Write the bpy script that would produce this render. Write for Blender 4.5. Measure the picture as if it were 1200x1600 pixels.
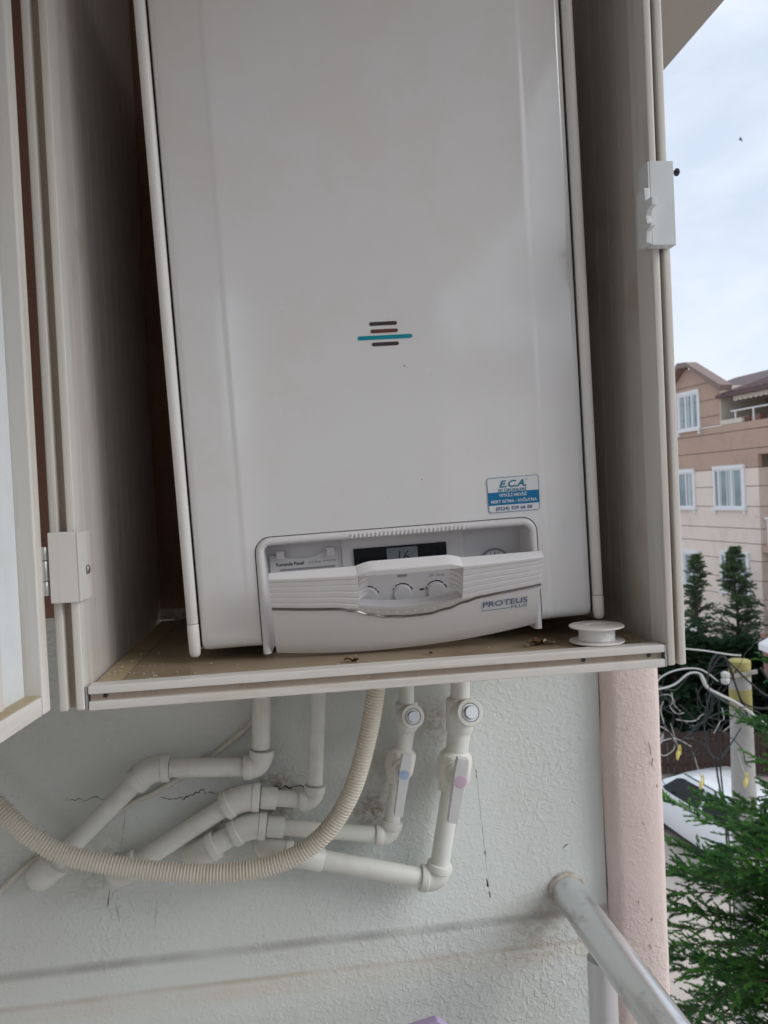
import bpy, bmesh, math, random
from mathutils import Vector, Matrix, Euler
for o in list(bpy.data.objects): bpy.data.objects.remove(o)
scene = bpy.context.scene
COL = scene.collection
R = math.radians
rnd = random.Random(7)

# ------------------------------------------------------------------ camera
cam = bpy.data.cameras.new('camera')
cam.sensor_fit = 'VERTICAL'; cam.sensor_height = 36.0; cam.lens = 27.0
cam.clip_start = 0.01; cam.clip_end = 3000
cam.dof.use_dof = True; cam.dof.focus_distance = 0.84; cam.dof.aperture_fstop = 13.0
cam_o = bpy.data.objects.new('camera', cam); COL.objects.link(cam_o)
yaw, pitch, roll = R(6.8), R(-1.2), R(2.65)
fwd = Vector((math.sin(yaw) * math.cos(pitch), math.cos(yaw) * math.cos(pitch), math.sin(pitch)))
r0 = Vector((math.cos(yaw), -math.sin(yaw), 0)); u0 = r0.cross(fwd)
right = r0 * math.cos(roll) - u0 * math.sin(roll); up = right.cross(fwd)
m = Matrix((right, up, -fwd)).transposed().to_4x4(); m.translation = (0, -1.12, 1.55)
cam_o.matrix_world = m
scene.camera = cam_o
scene.render.resolution_x = 768; scene.render.resolution_y = 1024
scene.render.engine = 'CYCLES'
scene.cycles.max_bounces = 8; scene.cycles.diffuse_bounces = 5

# ------------------------------------------------------------------ sky, sun, exposure
SUN_EL, SUN_AZ = R(33), R(114)          # azimuth from +Y towards +X
world = bpy.data.worlds.new('World'); scene.world = world; world.use_nodes = True
wn, wl = world.node_tree.nodes, world.node_tree.links
wn.clear()
wout = wn.new('ShaderNodeOutputWorld'); bg = wn.new('ShaderNodeBackground'); bg.inputs[1].default_value = 0.10
sky = wn.new('ShaderNodeTexSky'); sky.sky_type = 'NISHITA'; sky.sun_disc = False
sky.sun_elevation = SUN_EL; sky.sun_rotation = SUN_AZ; sky.air_density = 1.0; sky.dust_density = 2.0
tc = wn.new('ShaderNodeTexCoord'); mp = wn.new('ShaderNodeMapping'); mp.inputs['Scale'].default_value = (1.5, 1.5, 3.0)
mp.inputs['Location'].default_value = (0.35, 0.2, 0.1)
nz = wn.new('ShaderNodeTexNoise'); nz.inputs['Scale'].default_value = 2.3; nz.inputs['Detail'].default_value = 7
nz.inputs['Roughness'].default_value = 0.55; nz.inputs['Distortion'].default_value = 0.5
rp = wn.new('ShaderNodeValToRGB'); rp.color_ramp.elements[0].position = 0.36; rp.color_ramp.elements[1].position = 0.62
rp.color_ramp.elements[0].color = (4.4, 5.05, 6.0, 1); rp.color_ramp.elements[1].color = (5.7, 6.1, 6.7, 1)
mx = wn.new('ShaderNodeMix'); mx.data_type = 'RGBA'; mx.inputs[0].default_value = 0.94
wl.new(tc.outputs['Generated'], mp.inputs[0]); wl.new(mp.outputs[0], nz.inputs['Vector'])
wl.new(nz.outputs['Fac'], rp.inputs[0])
wl.new(sky.outputs[0], mx.inputs[6]); wl.new(rp.outputs[0], mx.inputs[7])
wl.new(mx.outputs[2], bg.inputs[0]); wl.new(bg.outputs[0], wout.inputs[0])
sun = bpy.data.lights.new('sun', 'SUN'); sun.energy = 1.1; sun.angle = R(40); sun.color = (1.0, 0.99, 0.975)
sun_o = bpy.data.objects.new('sun', sun); COL.objects.link(sun_o)
sd = Vector((math.sin(SUN_AZ) * math.cos(SUN_EL), math.cos(SUN_AZ) * math.cos(SUN_EL), math.sin(SUN_EL)))
sun_o.rotation_euler = (-sd).to_track_quat('-Z', 'Y').to_euler(); sun_o.location = (6, -5, 6)
scene.view_settings.view_transform = 'Standard'; scene.view_settings.look = 'None'
scene.view_settings.exposure = 0.68; scene.view_settings.gamma = 1.0

# ------------------------------------------------------------------ materials
def mat(name, col, rough=0.5, metal=0.0, var=0.0, vscale=8.0, bump=0.0, bscale=200.0, dirt=None, dscale=5.0, damt=0.0,
        coat=0.0, spec=0.5, alpha=None, trans=0.0, ior=1.45, bdetail=3.0, streak=None, dlo=.5):
    """Principled material with noise colour variation, optional dirt colour and noise bump (object coordinates)."""
    mt = bpy.data.materials.new(name); mt.use_nodes = True
    n, l = mt.node_tree.nodes, mt.node_tree.links
    b = n['Principled BSDF']
    b.inputs['Base Color'].default_value = (*col, 1); b.inputs['Roughness'].default_value = rough
    b.inputs['Metallic'].default_value = metal; b.inputs['Coat Weight'].default_value = coat
    b.inputs['Specular IOR Level'].default_value = spec; b.inputs['Transmission Weight'].default_value = trans
    b.inputs['IOR'].default_value = ior
    t = n.new('ShaderNodeTexCoord'); src = t.outputs['Object']
    cur = None
    if var:
        a = n.new('ShaderNodeTexNoise'); a.inputs['Scale'].default_value = vscale; a.inputs['Detail'].default_value = 5
        l.new(src, a.inputs['Vector'])
        r = n.new('ShaderNodeMix'); r.data_type = 'RGBA'
        r.inputs[6].default_value = (*[c * (1 - var) for c in col], 1); r.inputs[7].default_value = (*[min(1, c * (1 + var)) for c in col], 1)
        l.new(a.outputs['Fac'], r.inputs[0]); cur = r.outputs[2]
    if dirt:
        a = n.new('ShaderNodeTexNoise'); a.inputs['Scale'].default_value = dscale; a.inputs['Detail'].default_value = 8
        a.inputs['Roughness'].default_value = 0.68
        if streak:
            mpp = n.new('ShaderNodeMapping'); mpp.inputs['Scale'].default_value = streak
            l.new(src, mpp.inputs[0]); l.new(mpp.outputs[0], a.inputs['Vector'])
        else: l.new(src, a.inputs['Vector'])
        rr = n.new('ShaderNodeValToRGB'); rr.color_ramp.elements[0].position = dlo; rr.color_ramp.elements[1].position = 0.78
        rr.color_ramp.elements[1].color = (damt, damt, damt, 1)
        l.new(a.outputs['Fac'], rr.inputs[0])
        r = n.new('ShaderNodeMix'); r.data_type = 'RGBA'; r.inputs[7].default_value = (*dirt, 1)
        if cur: l.new(cur, r.inputs[6])
        else: r.inputs[6].default_value = (*col, 1)
        l.new(rr.outputs[0], r.inputs[0]); cur = r.outputs[2]
    if cur: l.new(cur, b.inputs['Base Color'])
    if bump:
        a = n.new('ShaderNodeTexNoise'); a.inputs['Scale'].default_value = bscale; a.inputs['Detail'].default_value = bdetail
        l.new(src, a.inputs['Vector'])
        bb = n.new('ShaderNodeBump'); bb.inputs['Strength'].default_value = 1.0; bb.inputs['Distance'].default_value = bump
        l.new(a.outputs['Fac'], bb.inputs['Height']); l.new(bb.outputs[0], b.inputs['Normal'])
    return mt

def stucco(name, col, dirt, amp=0.0010, bands=True):
    """Trowelled stucco: ridged worm-like relief, grime, and (for the balcony wall) a grey line and brownish grime along its two plaster ledges."""
    mt = bpy.data.materials.new(name); mt.use_nodes = True
    n, l = mt.node_tree.nodes, mt.node_tree.links; b = n['Principled BSDF']
    b.inputs['Roughness'].default_value = 0.75; b.inputs['Specular IOR Level'].default_value = 0.3
    t = n.new('ShaderNodeTexCoord'); src = t.outputs['Object']
    v = n.new('ShaderNodeTexNoise'); v.inputs['Scale'].default_value = 120; v.inputs['Detail'].default_value = 4; v.inputs['Distortion'].default_value = .7
    w = n.new('ShaderNodeTexNoise'); w.inputs['Scale'].default_value = 330; w.inputs['Detail'].default_value = 2
    g = n.new('ShaderNodeTexNoise'); g.inputs['Scale'].default_value = 4.0; g.inputs['Detail'].default_value = 7; g.inputs['Roughness'].default_value = .62
    patch = n.new('ShaderNodeTexNoise'); patch.inputs['Scale'].default_value = 3.2; patch.inputs['Detail'].default_value = 2
    for q in (v, w, g, patch): l.new(src, q.inputs['Vector'])
    rv = n.new('ShaderNodeValToRGB'); rv.color_ramp.elements[0].position = .44; rv.color_ramp.elements[1].position = .66
    l.new(v.outputs['Fac'], rv.inputs[0])
    rpch = n.new('ShaderNodeMapRange'); rpch.inputs[1].default_value = .35; rpch.inputs[2].default_value = .65; rpch.inputs[3].default_value = .05; rpch.inputs[4].default_value = 1.0
    l.new(patch.outputs['Fac'], rpch.inputs[0])
    mul = n.new('ShaderNodeMath'); mul.operation = 'MULTIPLY'; l.new(rv.outputs[0], mul.inputs[0]); l.new(rpch.outputs[0], mul.inputs[1])
    add = n.new('ShaderNodeMath'); add.operation = 'MULTIPLY_ADD'; add.inputs[1].default_value = .35
    l.new(w.outputs['Fac'], add.inputs[0]); l.new(mul.outputs[0], add.inputs[2])
    bp = n.new('ShaderNodeBump'); bp.inputs['Distance'].default_value = amp; bp.inputs['Strength'].default_value = 1
    l.new(add.outputs[0], bp.inputs['Height']); l.new(bp.outputs[0], b.inputs['Normal'])
    rg = n.new('ShaderNodeValToRGB'); rg.color_ramp.elements[0].position = .47; rg.color_ramp.elements[1].position = .8
    rg.color_ramp.elements[1].color = (.55, .55, .55, 1)
    l.new(g.outputs['Fac'], rg.inputs[0])
    m1 = n.new('ShaderNodeMix'); m1.data_type = 'RGBA'; m1.inputs[6].default_value = (*col, 1); m1.inputs[7].default_value = (*dirt, 1)
    l.new(rg.outputs[0], m1.inputs[0]); cur = m1.outputs[2]
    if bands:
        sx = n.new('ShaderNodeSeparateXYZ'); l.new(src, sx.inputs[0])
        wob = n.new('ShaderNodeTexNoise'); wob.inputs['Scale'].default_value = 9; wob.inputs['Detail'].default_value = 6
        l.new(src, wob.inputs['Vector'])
        # grey line along the upper ledge and brownish dust along the lower one
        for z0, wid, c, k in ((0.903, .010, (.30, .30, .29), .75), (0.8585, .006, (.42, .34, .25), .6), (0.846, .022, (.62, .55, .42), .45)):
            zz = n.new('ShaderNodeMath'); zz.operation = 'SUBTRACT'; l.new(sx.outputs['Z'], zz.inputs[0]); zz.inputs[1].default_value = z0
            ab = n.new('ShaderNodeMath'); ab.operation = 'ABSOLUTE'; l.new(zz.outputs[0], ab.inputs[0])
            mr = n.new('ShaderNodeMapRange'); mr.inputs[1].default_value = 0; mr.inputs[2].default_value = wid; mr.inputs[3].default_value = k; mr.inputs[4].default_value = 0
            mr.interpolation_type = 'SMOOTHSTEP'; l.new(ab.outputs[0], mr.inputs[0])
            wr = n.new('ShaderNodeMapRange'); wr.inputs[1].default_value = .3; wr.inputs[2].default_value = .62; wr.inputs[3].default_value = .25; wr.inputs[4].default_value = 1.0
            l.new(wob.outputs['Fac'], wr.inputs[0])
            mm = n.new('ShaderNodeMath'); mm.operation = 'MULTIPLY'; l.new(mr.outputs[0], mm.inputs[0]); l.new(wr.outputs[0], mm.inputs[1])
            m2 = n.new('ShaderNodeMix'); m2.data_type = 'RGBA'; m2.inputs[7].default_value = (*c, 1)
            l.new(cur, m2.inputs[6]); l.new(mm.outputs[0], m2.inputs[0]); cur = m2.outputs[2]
        for px, pz, rad_, c, k in ((-.045, 1.120, .055, (.33, .20, .15), .8), (.095, 1.090, .040, (.33, .20, .15), .75), (-.125, 1.085, .050, (.30, .20, .15), .6),
                                   (.195, 1.215, .060, (.45, .36, .29), .6), (.12, 1.15, .05, (.48, .40, .33), .5), (-.30, 1.05, .06, (.42, .38, .32), .4), (.34, .88, .07, (.44, .36, .28), .5)):
            vm = n.new('ShaderNodeVectorMath'); vm.operation = 'DISTANCE'; vm.inputs[1].default_value = (px, 0, pz); l.new(src, vm.inputs[0])
            mr = n.new('ShaderNodeMapRange'); mr.inputs[1].default_value = rad_ * .15; mr.inputs[2].default_value = rad_; mr.inputs[3].default_value = k; mr.inputs[4].default_value = 0
            mr.interpolation_type = 'SMOOTHSTEP'; l.new(vm.outputs['Value'], mr.inputs[0])
            wr = n.new('ShaderNodeMapRange'); wr.inputs[1].default_value = .38; wr.inputs[2].default_value = .6; l.new(v.outputs['Fac'], wr.inputs[0])
            mm = n.new('ShaderNodeMath'); mm.operation = 'MULTIPLY'; l.new(mr.outputs[0], mm.inputs[0]); l.new(wr.outputs[0], mm.inputs[1])
            m2 = n.new('ShaderNodeMix'); m2.data_type = 'RGBA'; m2.inputs[7].default_value = (*c, 1)
            l.new(cur, m2.inputs[6]); l.new(mm.outputs[0], m2.inputs[0]); cur = m2.outputs[2]
    l.new(cur, b.inputs['Base Color'])
    return mt

M = {}
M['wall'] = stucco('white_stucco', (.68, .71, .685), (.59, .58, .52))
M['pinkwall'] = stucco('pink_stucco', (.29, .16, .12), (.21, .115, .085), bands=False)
M['pillar'] = stucco('pillar_pink_stucco', (.70, .585, .545), (.58, .47, .43), amp=.0010, bands=False)
M['houserender'] = mat('house_render', (.72, .69, .65), .85, var=.08, vscale=4, bump=.0015, bscale=90)
M['blockrender'] = mat('blocker_render', (.24, .17, .14), .85, var=.1, vscale=4, bump=.0015, bscale=90)  # dark base for the added light-blocking wall behind the camera
M['ceil'] = mat('ceiling_paint', (.40, .385, .35), .8, var=.08, vscale=5, bump=.001, bscale=150)
M['floor'] = mat('floor_tile', (.55, .53, .50), .5, var=.1, vscale=6)
M['pvc'] = mat('cabinet_white', (.72, .70, .66), .34, var=.03, vscale=20, dirt=(.34, .24, .14), dscale=7, damt=.6, streak=(7, 7, .35), dlo=.47)
M['lip'] = mat('shelf_lip_white', (.72, .70, .67), .34, var=.03, vscale=20, dirt=(.40, .31, .20), dscale=7, damt=.6, streak=(.5, 7, 7), dlo=.5)
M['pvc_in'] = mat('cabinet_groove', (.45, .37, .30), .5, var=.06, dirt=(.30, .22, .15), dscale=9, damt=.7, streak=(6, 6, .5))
M['slat'] = mat('cabinet_slat', (.61, .57, .525), .38, var=.04, vscale=20, dirt=(.36, .25, .16), dscale=9, damt=.65)
M['shelf'] = mat('shelf_board', (.33, .26, .18), .42, var=.12, vscale=10, dirt=(.17, .10, .045), dscale=14, damt=.8)
M['shelf2'] = mat('shelf_strip', (.47, .38, .24), .45, var=.10, vscale=12, dirt=(.24, .17, .07), dscale=18, damt=.8)
M['enamel'] = mat('boiler_enamel', (.785, .79, .80), .14, var=.012, vscale=4, coat=.9, dirt=(.64, .58, .46), dscale=7, damt=.3, dlo=.46)
_e = M['enamel'].node_tree; _b = _e.nodes['Principled BSDF']; _b.inputs['Specular IOR Level'].default_value = .75; _b.inputs['Coat Roughness'].default_value = .09
_t = _e.nodes.new('ShaderNodeTexCoord'); _n = _e.nodes.new('ShaderNodeTexNoise'); _n.inputs['Scale'].default_value = 14; _n.inputs['Detail'].default_value = 8
_r = _e.nodes.new('ShaderNodeMapRange'); _r.inputs[1].default_value = .35; _r.inputs[2].default_value = .7; _r.inputs[3].default_value = .085; _r.inputs[4].default_value = .19
_e.links.new(_t.outputs['Object'], _n.inputs['Vector']); _e.links.new(_n.outputs['Fac'], _r.inputs[0]); _e.links.new(_r.outputs[0], _b.inputs['Roughness'])
M['trim'] = mat('boiler_trim', (.82, .81, .79), .3, var=.02, dirt=(.6, .52, .38), dscale=8, damt=.2)
M['plastic'] = mat('panel_plastic', (.72, .71, .72), .38, var=.01, dirt=(.58, .52, .42), dscale=16, damt=.15)
M['plastic2'] = mat('panel_plastic_grey', (.66, .66, .68), .42)
M['black'] = mat('dark_gap', (.012, .012, .012), .7)
M['slotdark'] = mat('slot_dark', (.05, .035, .04), .5)
M['slotbrown'] = mat('slot_brown', (.13, .045, .035), .5)
M['teal'] = mat('slot_teal', (.0, .26, .34), .35)
M['lcdglass'] = mat('display_glass', (.006, .009, .014), .12)
M['lcd'] = mat('lcd_grey', (.20, .23, .24), .3)
M['ink'] = mat('black_ink', (.02, .02, .025), .5)
M['inkgrey'] = mat('grey_ink', (.30, .30, .32), .5)
M['inkblue'] = mat('blue_ink', (.10, .15, .27), .4)
M['inkteal'] = mat('teal_ink', (.02, .20, .28), .4)
M['stickblue'] = mat('sticker_blue', (.0, .17, .37), .35)
M['stickwhite'] = mat('sticker_white', (.74, .76, .78), .35)
M['chrome'] = mat('chrome_strip', (.27, .25, .24), .25, metal=.95)
M['smoky'] = mat('smoky_plastic', (.47, .45, .44), .3)
M['pipe'] = mat('pipe_plastic', (.72, .73, .68), .35, var=.03, vscale=20, dirt=(.42, .34, .24), dscale=16, damt=.5)
M['fitting'] = mat('fitting_plastic', (.71, .72, .67), .38, var=.03, vscale=20, dirt=(.40, .32, .22), dscale=18, damt=.55)
M['valve'] = mat('valve_plastic', (.73, .71, .66), .4, var=.03, dirt=(.44, .35, .25), dscale=14, damt=.35)
M['handle'] = mat('handle_grey', (.66, .67, .67), .4, dirt=(.45, .42, .38), dscale=20, damt=.3)
M['hose'] = mat('hose_plastic', (.76, .72, .63), .42, var=.04, vscale=12, dirt=(.42, .34, .24), dscale=8, damt=.45)
M['zinc'] = mat('zinc_metal', (.62, .64, .65), .35, metal=.85)
M['capblue'] = mat('cap_blue', (.38, .48, .68), .4, dirt=(.12, .14, .25), dscale=160, damt=.8)
M['cappink'] = mat('cap_pink', (.62, .46, .58), .4, dirt=(.45, .36, .42), dscale=120, damt=.5)
M['collar'] = mat('rust_stained_collar', (.60, .57, .50), .6, dirt=(.20, .12, .07), dscale=60, damt=.9, dlo=.44)
M['alu'] = mat('rail_aluminium', (.72, .73, .74), .27, metal=.75, var=.04, vscale=10, dirt=(.14, .11, .08), dscale=30, damt=.7, streak=(1, .6, 1), dlo=.54)
M['alu2'] = mat('post_aluminium', (.66, .67, .68), .35, metal=.75, var=.05, vscale=8)
M['bracket'] = mat('bracket_paint', (.70, .74, .76), .35, dirt=(.45, .40, .34), dscale=18, damt=.35)
M['screw'] = mat('screw_metal', (.35, .33, .31), .4, metal=.8)
M['screwdark'] = mat('screw_dark', (.04, .04, .05), .5)
M['tape'] = mat('tape_white', (.80, .80, .80), .6, bump=.0006, bscale=700)
M['spool'] = mat('spool_white', (.74, .72, .69), .4, dirt=(.55, .48, .38), dscale=30, damt=.3)
M['leaf'] = mat('dry_leaf', (.17, .09, .045), .8, var=.3, vscale=200)
M['crumb'] = mat('crumb', (.55, .50, .42), .8)
M['lilac'] = mat('lilac_plastic', (.42, .33, .52), .45)
M['cable'] = mat('white_cable', (.62, .60, .53), .5, dirt=(.4, .33, .25), dscale=12, damt=.4)
M['stain'] = mat('crack_dark', (.045, .035, .028), .9)
M['chip'] = mat('chip_brown', (.30, .19, .15), .9)
M['stain2'] = mat('crack_faint', (.22, .20, .17), .9)
# outdoors
M['ground'] = mat('paving', (.50, .43, .385), .85, var=.12, vscale=.8, bump=.01, bscale=6, dirt=(.30, .26, .23), dscale=.9, damt=.6)
M['bwall'] = mat('facade_beige', (.80, .69, .605), .85, var=.04, vscale=.8, dirt=(.42, .36, .31), dscale=1.1, damt=.4)
M['bbrown'] = mat('facade_brown', (.49, .345, .275), .85, var=.06, vscale=.8, dirt=(.21, .15, .125), dscale=1.2, damt=.4)
M['bcream'] = mat('facade_cream', (.66, .60, .51), .85, var=.04)
M['bjoint'] = mat('facade_joint', (.19, .15, .13), .9)
M['broof'] = mat('roof_brown', (.125, .075, .075), .6, var=.15, vscale=1.5)
M['broof2'] = mat('gable_trim_brown', (.25, .185, .165), .8)
M['bwhite'] = mat('window_white', (.78, .79, .80), .4)
M['bglass'] = mat('window_glass', (.22, .29, .31), .06, var=.5, vscale=1.5, spec=.8)
M['curtain'] = mat('curtain_cloth', (.52, .57, .58), .9, var=.15, vscale=3)
M['terracotta'] = mat('terracotta', (.30, .17, .135), .8)
M['concrete'] = mat('pole_concrete', (.40, .39, .37), .85, var=.12, vscale=5, dirt=(.24, .23, .21), dscale=4, damt=.5)
M['yellow'] = mat('pole_yellow', (.36, .31, .10), .7, var=.2, vscale=8, dirt=(.38, .36, .31), dscale=9, damt=1.0)
M['wireblack'] = mat('wire_black', (.02, .02, .022), .5)
M['wirewhite'] = mat('wire_pale', (.52, .52, .50), .5, var=.1)
M['wireteal'] = mat('wire_teal', (.035, .065, .075), .5)
M['clampyellow'] = mat('clamp_yellow', (.70, .60, .18), .5)
M['fence'] = mat('fence_brown', (.05, .03, .024), .8, var=.2, vscale=2)
M['carwhite'] = mat('car_white', (.78, .80, .82), .15, coat=.8)
M['carglass'] = mat('car_glass', (.008, .009, .010), .12, spec=.25)
M['cardark'] = mat('car_dark', (.02, .02, .02), .6)
M['rubber'] = mat('tyre_rubber', (.022, .022, .023), .85)
M['alloy'] = mat('wheel_alloy', (.52, .53, .55), .35, metal=.6)
M['redlamp'] = mat('lamp_red', (.35, .02, .02), .2)
M['bark'] = mat('bark', (.075, .052, .04), .9, var=.3, vscale=12, bump=.01, bscale=30)
M['bird'] = mat('bird_dark', (.03, .03, .035), .8)
M['canvas'] = mat('canopy_canvas', (.80, .80, .80), .7)
M['pinkrender'] = mat('shed_render', (.42, .30, .27), .85, var=.1)

def foliage(name, dark, light):
    mt = bpy.data.materials.new(name); mt.use_nodes = True
    n, l = mt.node_tree.nodes, mt.node_tree.links; b = n['Principled BSDF']
    a = n.new('ShaderNodeAttribute'); a.attribute_name = 'leafmix'
    mxx = n.new('ShaderNodeMix'); mxx.data_type = 'RGBA'
    mxx.inputs[6].default_value = (*dark, 1); mxx.inputs[7].default_value = (*light, 1)
    l.new(a.outputs['Fac'], mxx.inputs[0]); l.new(mxx.outputs[2], b.inputs['Base Color'])
    b.inputs['Roughness'].default_value = .6; b.inputs['Specular IOR Level'].default_value = .25
    tr = n.new('ShaderNodeBsdfTranslucent'); l.new(mxx.outputs[2], tr.inputs[0])
    ms = n.new('ShaderNodeMixShader'); ms.inputs[0].default_value = .25
    l.new(b.outputs[0], ms.inputs[1]); l.new(tr.outputs[0], ms.inputs[2])
    l.new(ms.outputs[0], n['Material Output'].inputs[0])
    return mt
M['cypress'] = foliage('cypress_leaf', (.013, .052, .025), (.10, .25, .04))
M['conifer'] = foliage('conifer_leaf', (.07, .125, .078), (.20, .275, .135))
M['darkconifer'] = foliage('dark_conifer_leaf', (.010, .026, .016), (.035, .085, .035))
M['plant'] = foliage('terrace_plant_leaf', (.05, .09, .05), (.14, .20, .10))

# ------------------------------------------------------------------ mesh helpers
def setp(o, label=None, cat=None, group=None, kind=None):
    if label: o['label'] = label
    if cat: o['category'] = cat
    if group: o['group'] = group
    if kind: o['kind'] = kind
    return o

def empty(name, loc=(0, 0, 0), rot=(0, 0, 0), label=None, cat=None, group=None):
    o = bpy.data.objects.new(name, None); COL.objects.link(o); o.location = loc; o.rotation_euler = rot
    o.empty_display_size = .05
    return setp(o, label, cat, group)

class MB:
    def __init__(s): s.v = []; s.f = []; s.a = []
    def add(s, vs, fs):
        k = len(s.v); s.v += [tuple(p) for p in vs]; s.f += [tuple(i + k for i in f) for f in fs]; return s
    def box(s, x0, x1, y0, y1, z0, z1):
        return s.add([(x0, y0, z0), (x1, y0, z0), (x1, y1, z0), (x0, y1, z0), (x0, y0, z1), (x1, y0, z1), (x1, y1, z1), (x0, y1, z1)],
                     [(0, 3, 2, 1), (4, 5, 6, 7), (0, 1, 5, 4), (1, 2, 6, 5), (2, 3, 7, 6), (3, 0, 4, 7)])
    def prism(s, poly, a0, a1, plane='xz'):
        """extrude a 2-D outline between a0 and a1 along the third axis"""
        def P(u, v, w):
            return {'xz': (u, w, v), 'xy': (u, v, w), 'yz': (w, u, v)}[plane]
        n = len(poly)
        vs = [P(u, v, a0) for u, v in poly] + [P(u, v, a1) for u, v in poly]
        fs = [tuple(range(n)), tuple(range(2 * n - 1, n - 1, -1))] + [(i, i + n, (i + 1) % n + n, (i + 1) % n) for i in range(n)]
        return s.add(vs, fs)
    def tube(s, pts, rad, seg=12, cap=True):
        pts = [Vector(p) for p in pts]; n = len(pts)
        rad = rad if isinstance(rad, (list, tuple)) else [rad] * n
        tan = []
        for i in range(n):
            a = pts[max(0, i - 1)]; b = pts[min(n - 1, i + 1)]; tan.append((b - a).normalized())
        t0 = tan[0]; ref = Vector((0, 0, 1)) if abs(t0.z) < .9 else Vector((1, 0, 0))
        nx = t0.cross(ref).normalized(); vs = []; fs = []
        for i in range(n):
            if i:
                nx = (nx - tan[i] * nx.dot(tan[i])).normalized()
            ny = tan[i].cross(nx)
            for k in range(seg):
                an = 2 * math.pi * k / seg
                vs.append(pts[i] + (nx * math.cos(an) + ny * math.sin(an)) * rad[i])
        for i in range(n - 1):
            for k in range(seg):
                k2 = (k + 1) % seg
                fs.append((i * seg + k, i * seg + k2, (i + 1) * seg + k2, (i + 1) * seg + k))
        if cap:
            fs.append(tuple(range(seg - 1, -1, -1))); fs.append(tuple((n - 1) * seg + k for k in range(seg)))
        return s.add(vs, fs)
    def lathe(s, prof, origin=(0, 0, 0), axis=(0, 0, 1), seg=24):
        """revolve (r, h) profile about an axis through origin"""
        ax = Vector(axis).normalized(); ref = Vector((0, 0, 1)) if abs(ax.z) < .9 else Vector((1, 0, 0))
        u = ax.cross(ref).normalized(); w = ax.cross(u); o = Vector(origin); n = len(prof); vs = []; fs = []
        for r, h in prof:
            for k in range(seg):
                an = 2 * math.pi * k / seg
                vs.append(o + ax * h + (u * math.cos(an) + w * math.sin(an)) * r)
        for i in range(n - 1):
            for k in range(seg):
                k2 = (k + 1) % seg
                fs.append((i * seg + k, i * seg + k2, (i + 1) * seg + k2, (i + 1) * seg + k))
        fs.append(tuple(range(seg - 1, -1, -1))); fs.append(tuple((n - 1) * seg + k for k in range(seg)))
        return s.add(vs, fs)
    def build(s, name, m, parent=None, smooth=None, bevel=0, bseg=2, loc=None, rot=None):
        me = bpy.data.meshes.new(name); me.from_pydata(s.v, [], s.f); me.validate()
        bm = bmesh.new(); bm.from_mesh(me); bmesh.ops.recalc_face_normals(bm, faces=bm.faces[:])
        if bevel:
            es = [e for e in bm.edges if len(e.link_faces) == 2 and e.calc_face_angle(0) > .5]
            bmesh.ops.bevel(bm, geom=es, offset=bevel, segments=bseg, profile=.5, affect='EDGES', clamp_overlap=True)
        if smooth is not None or bevel:
            th = R(smooth if smooth is not None else 35)
            for f in bm.faces: f.smooth = True
            for e in bm.edges:
                e.smooth = not (len(e.link_faces) == 2 and e.calc_face_angle(0) > th)
        bm.to_mesh(me); bm.free()
        me.materials.append(M[m] if isinstance(m, str) else m)
        o = bpy.data.objects.new(name, me); COL.objects.link(o)
        if parent: o.parent = parent
        if loc: o.location = loc
        if rot: o.rotation_euler = rot
        if bevel:
            wm = o.modifiers.new('weighted_normal', 'WEIGHTED_NORMAL'); wm.keep_sharp = True; wm.weight = 80
        return o

def BX(name, m, parent, x0, x1, y0, y1, z0, z1, bevel=0, **k):
    return MB().box(x0, x1, y0, y1, z0, z1).build(name, m, parent, bevel=bevel, **k)

def text(name, body, m, parent, x, y, z, size, width=None, ext=.0001, align='CENTER', shear=0, bold=0, sx=1.0):
    """flat lettering standing in the local x-z plane and facing -y"""
    c = bpy.data.curves.new(name, 'FONT'); c.body = body; c.size = 1; c.align_x = align; c.align_y = 'CENTER'
    c.shear = shear; c.offset = bold; c.resolution_u = 3
    t = bpy.data.objects.new(name, c); COL.objects.link(t)
    bpy.context.view_layer.update()
    dg = bpy.context.evaluated_depsgraph_get(); me = bpy.data.meshes.new_from_object(t.evaluated_get(dg))
    bpy.data.objects.remove(t); bpy.data.curves.remove(c)
    xs = [v.co.x for v in me.vertices] or [0, 1]
    kx = size * sx
    if width: kx = width / (max(xs) - min(xs))
    me.transform(Matrix(((kx, 0, 0, 0), (0, 0, -1, 0), (0, size, 0, 0), (0, 0, 0, 1))))
    me.materials.clear(); me.materials.append(M[m])
    o = bpy.data.objects.new(name, me); COL.objects.link(o); o.parent = parent; o.location = (x, y, z)
    return o

def smoothpath(pts, n=8):
    """Catmull-Rom through points"""
    P = [Vector(p) for p in pts]; out = []
    for i in range(len(P) - 1):
        p0 = P[max(0, i - 1)]; p1 = P[i]; p2 = P[i + 1]; p3 = P[min(len(P) - 1, i + 2)]
        for k in range(n):
            t = k / n
            out.append(.5 * ((2 * p1) + (p2 - p0) * t + (2 * p0 - 5 * p1 + 4 * p2 - p3) * t * t + (-p0 + 3 * p1 - 3 * p2 + p3) * t ** 3))
    out.append(P[-1]); return out

def fillet(a, b, c, r, n=8):
    """arc points rounding the corner b of a-b-c with setback r"""
    a, b, c = Vector(a), Vector(b), Vector(c); p = b + (a - b).normalized() * r; q = b + (c - b).normalized() * r
    return [p * (1 - t) ** 2 + b * 2 * t * (1 - t) + q * t * t for t in [i / n for i in range(n + 1)]]

# ================================================================== SETTING
GZ = -6.45
def sheet(name, m, x0, x1, y0, y1, z):
    return MB().add([(x0, y0, z), (x1, y0, z), (x1, y1, z), (x0, y1, z)], [(0, 1, 2, 3)]).build(name, m)
setp(sheet('ground', 'ground', -400, 900, -600, 900, GZ), kind='structure')

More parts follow.
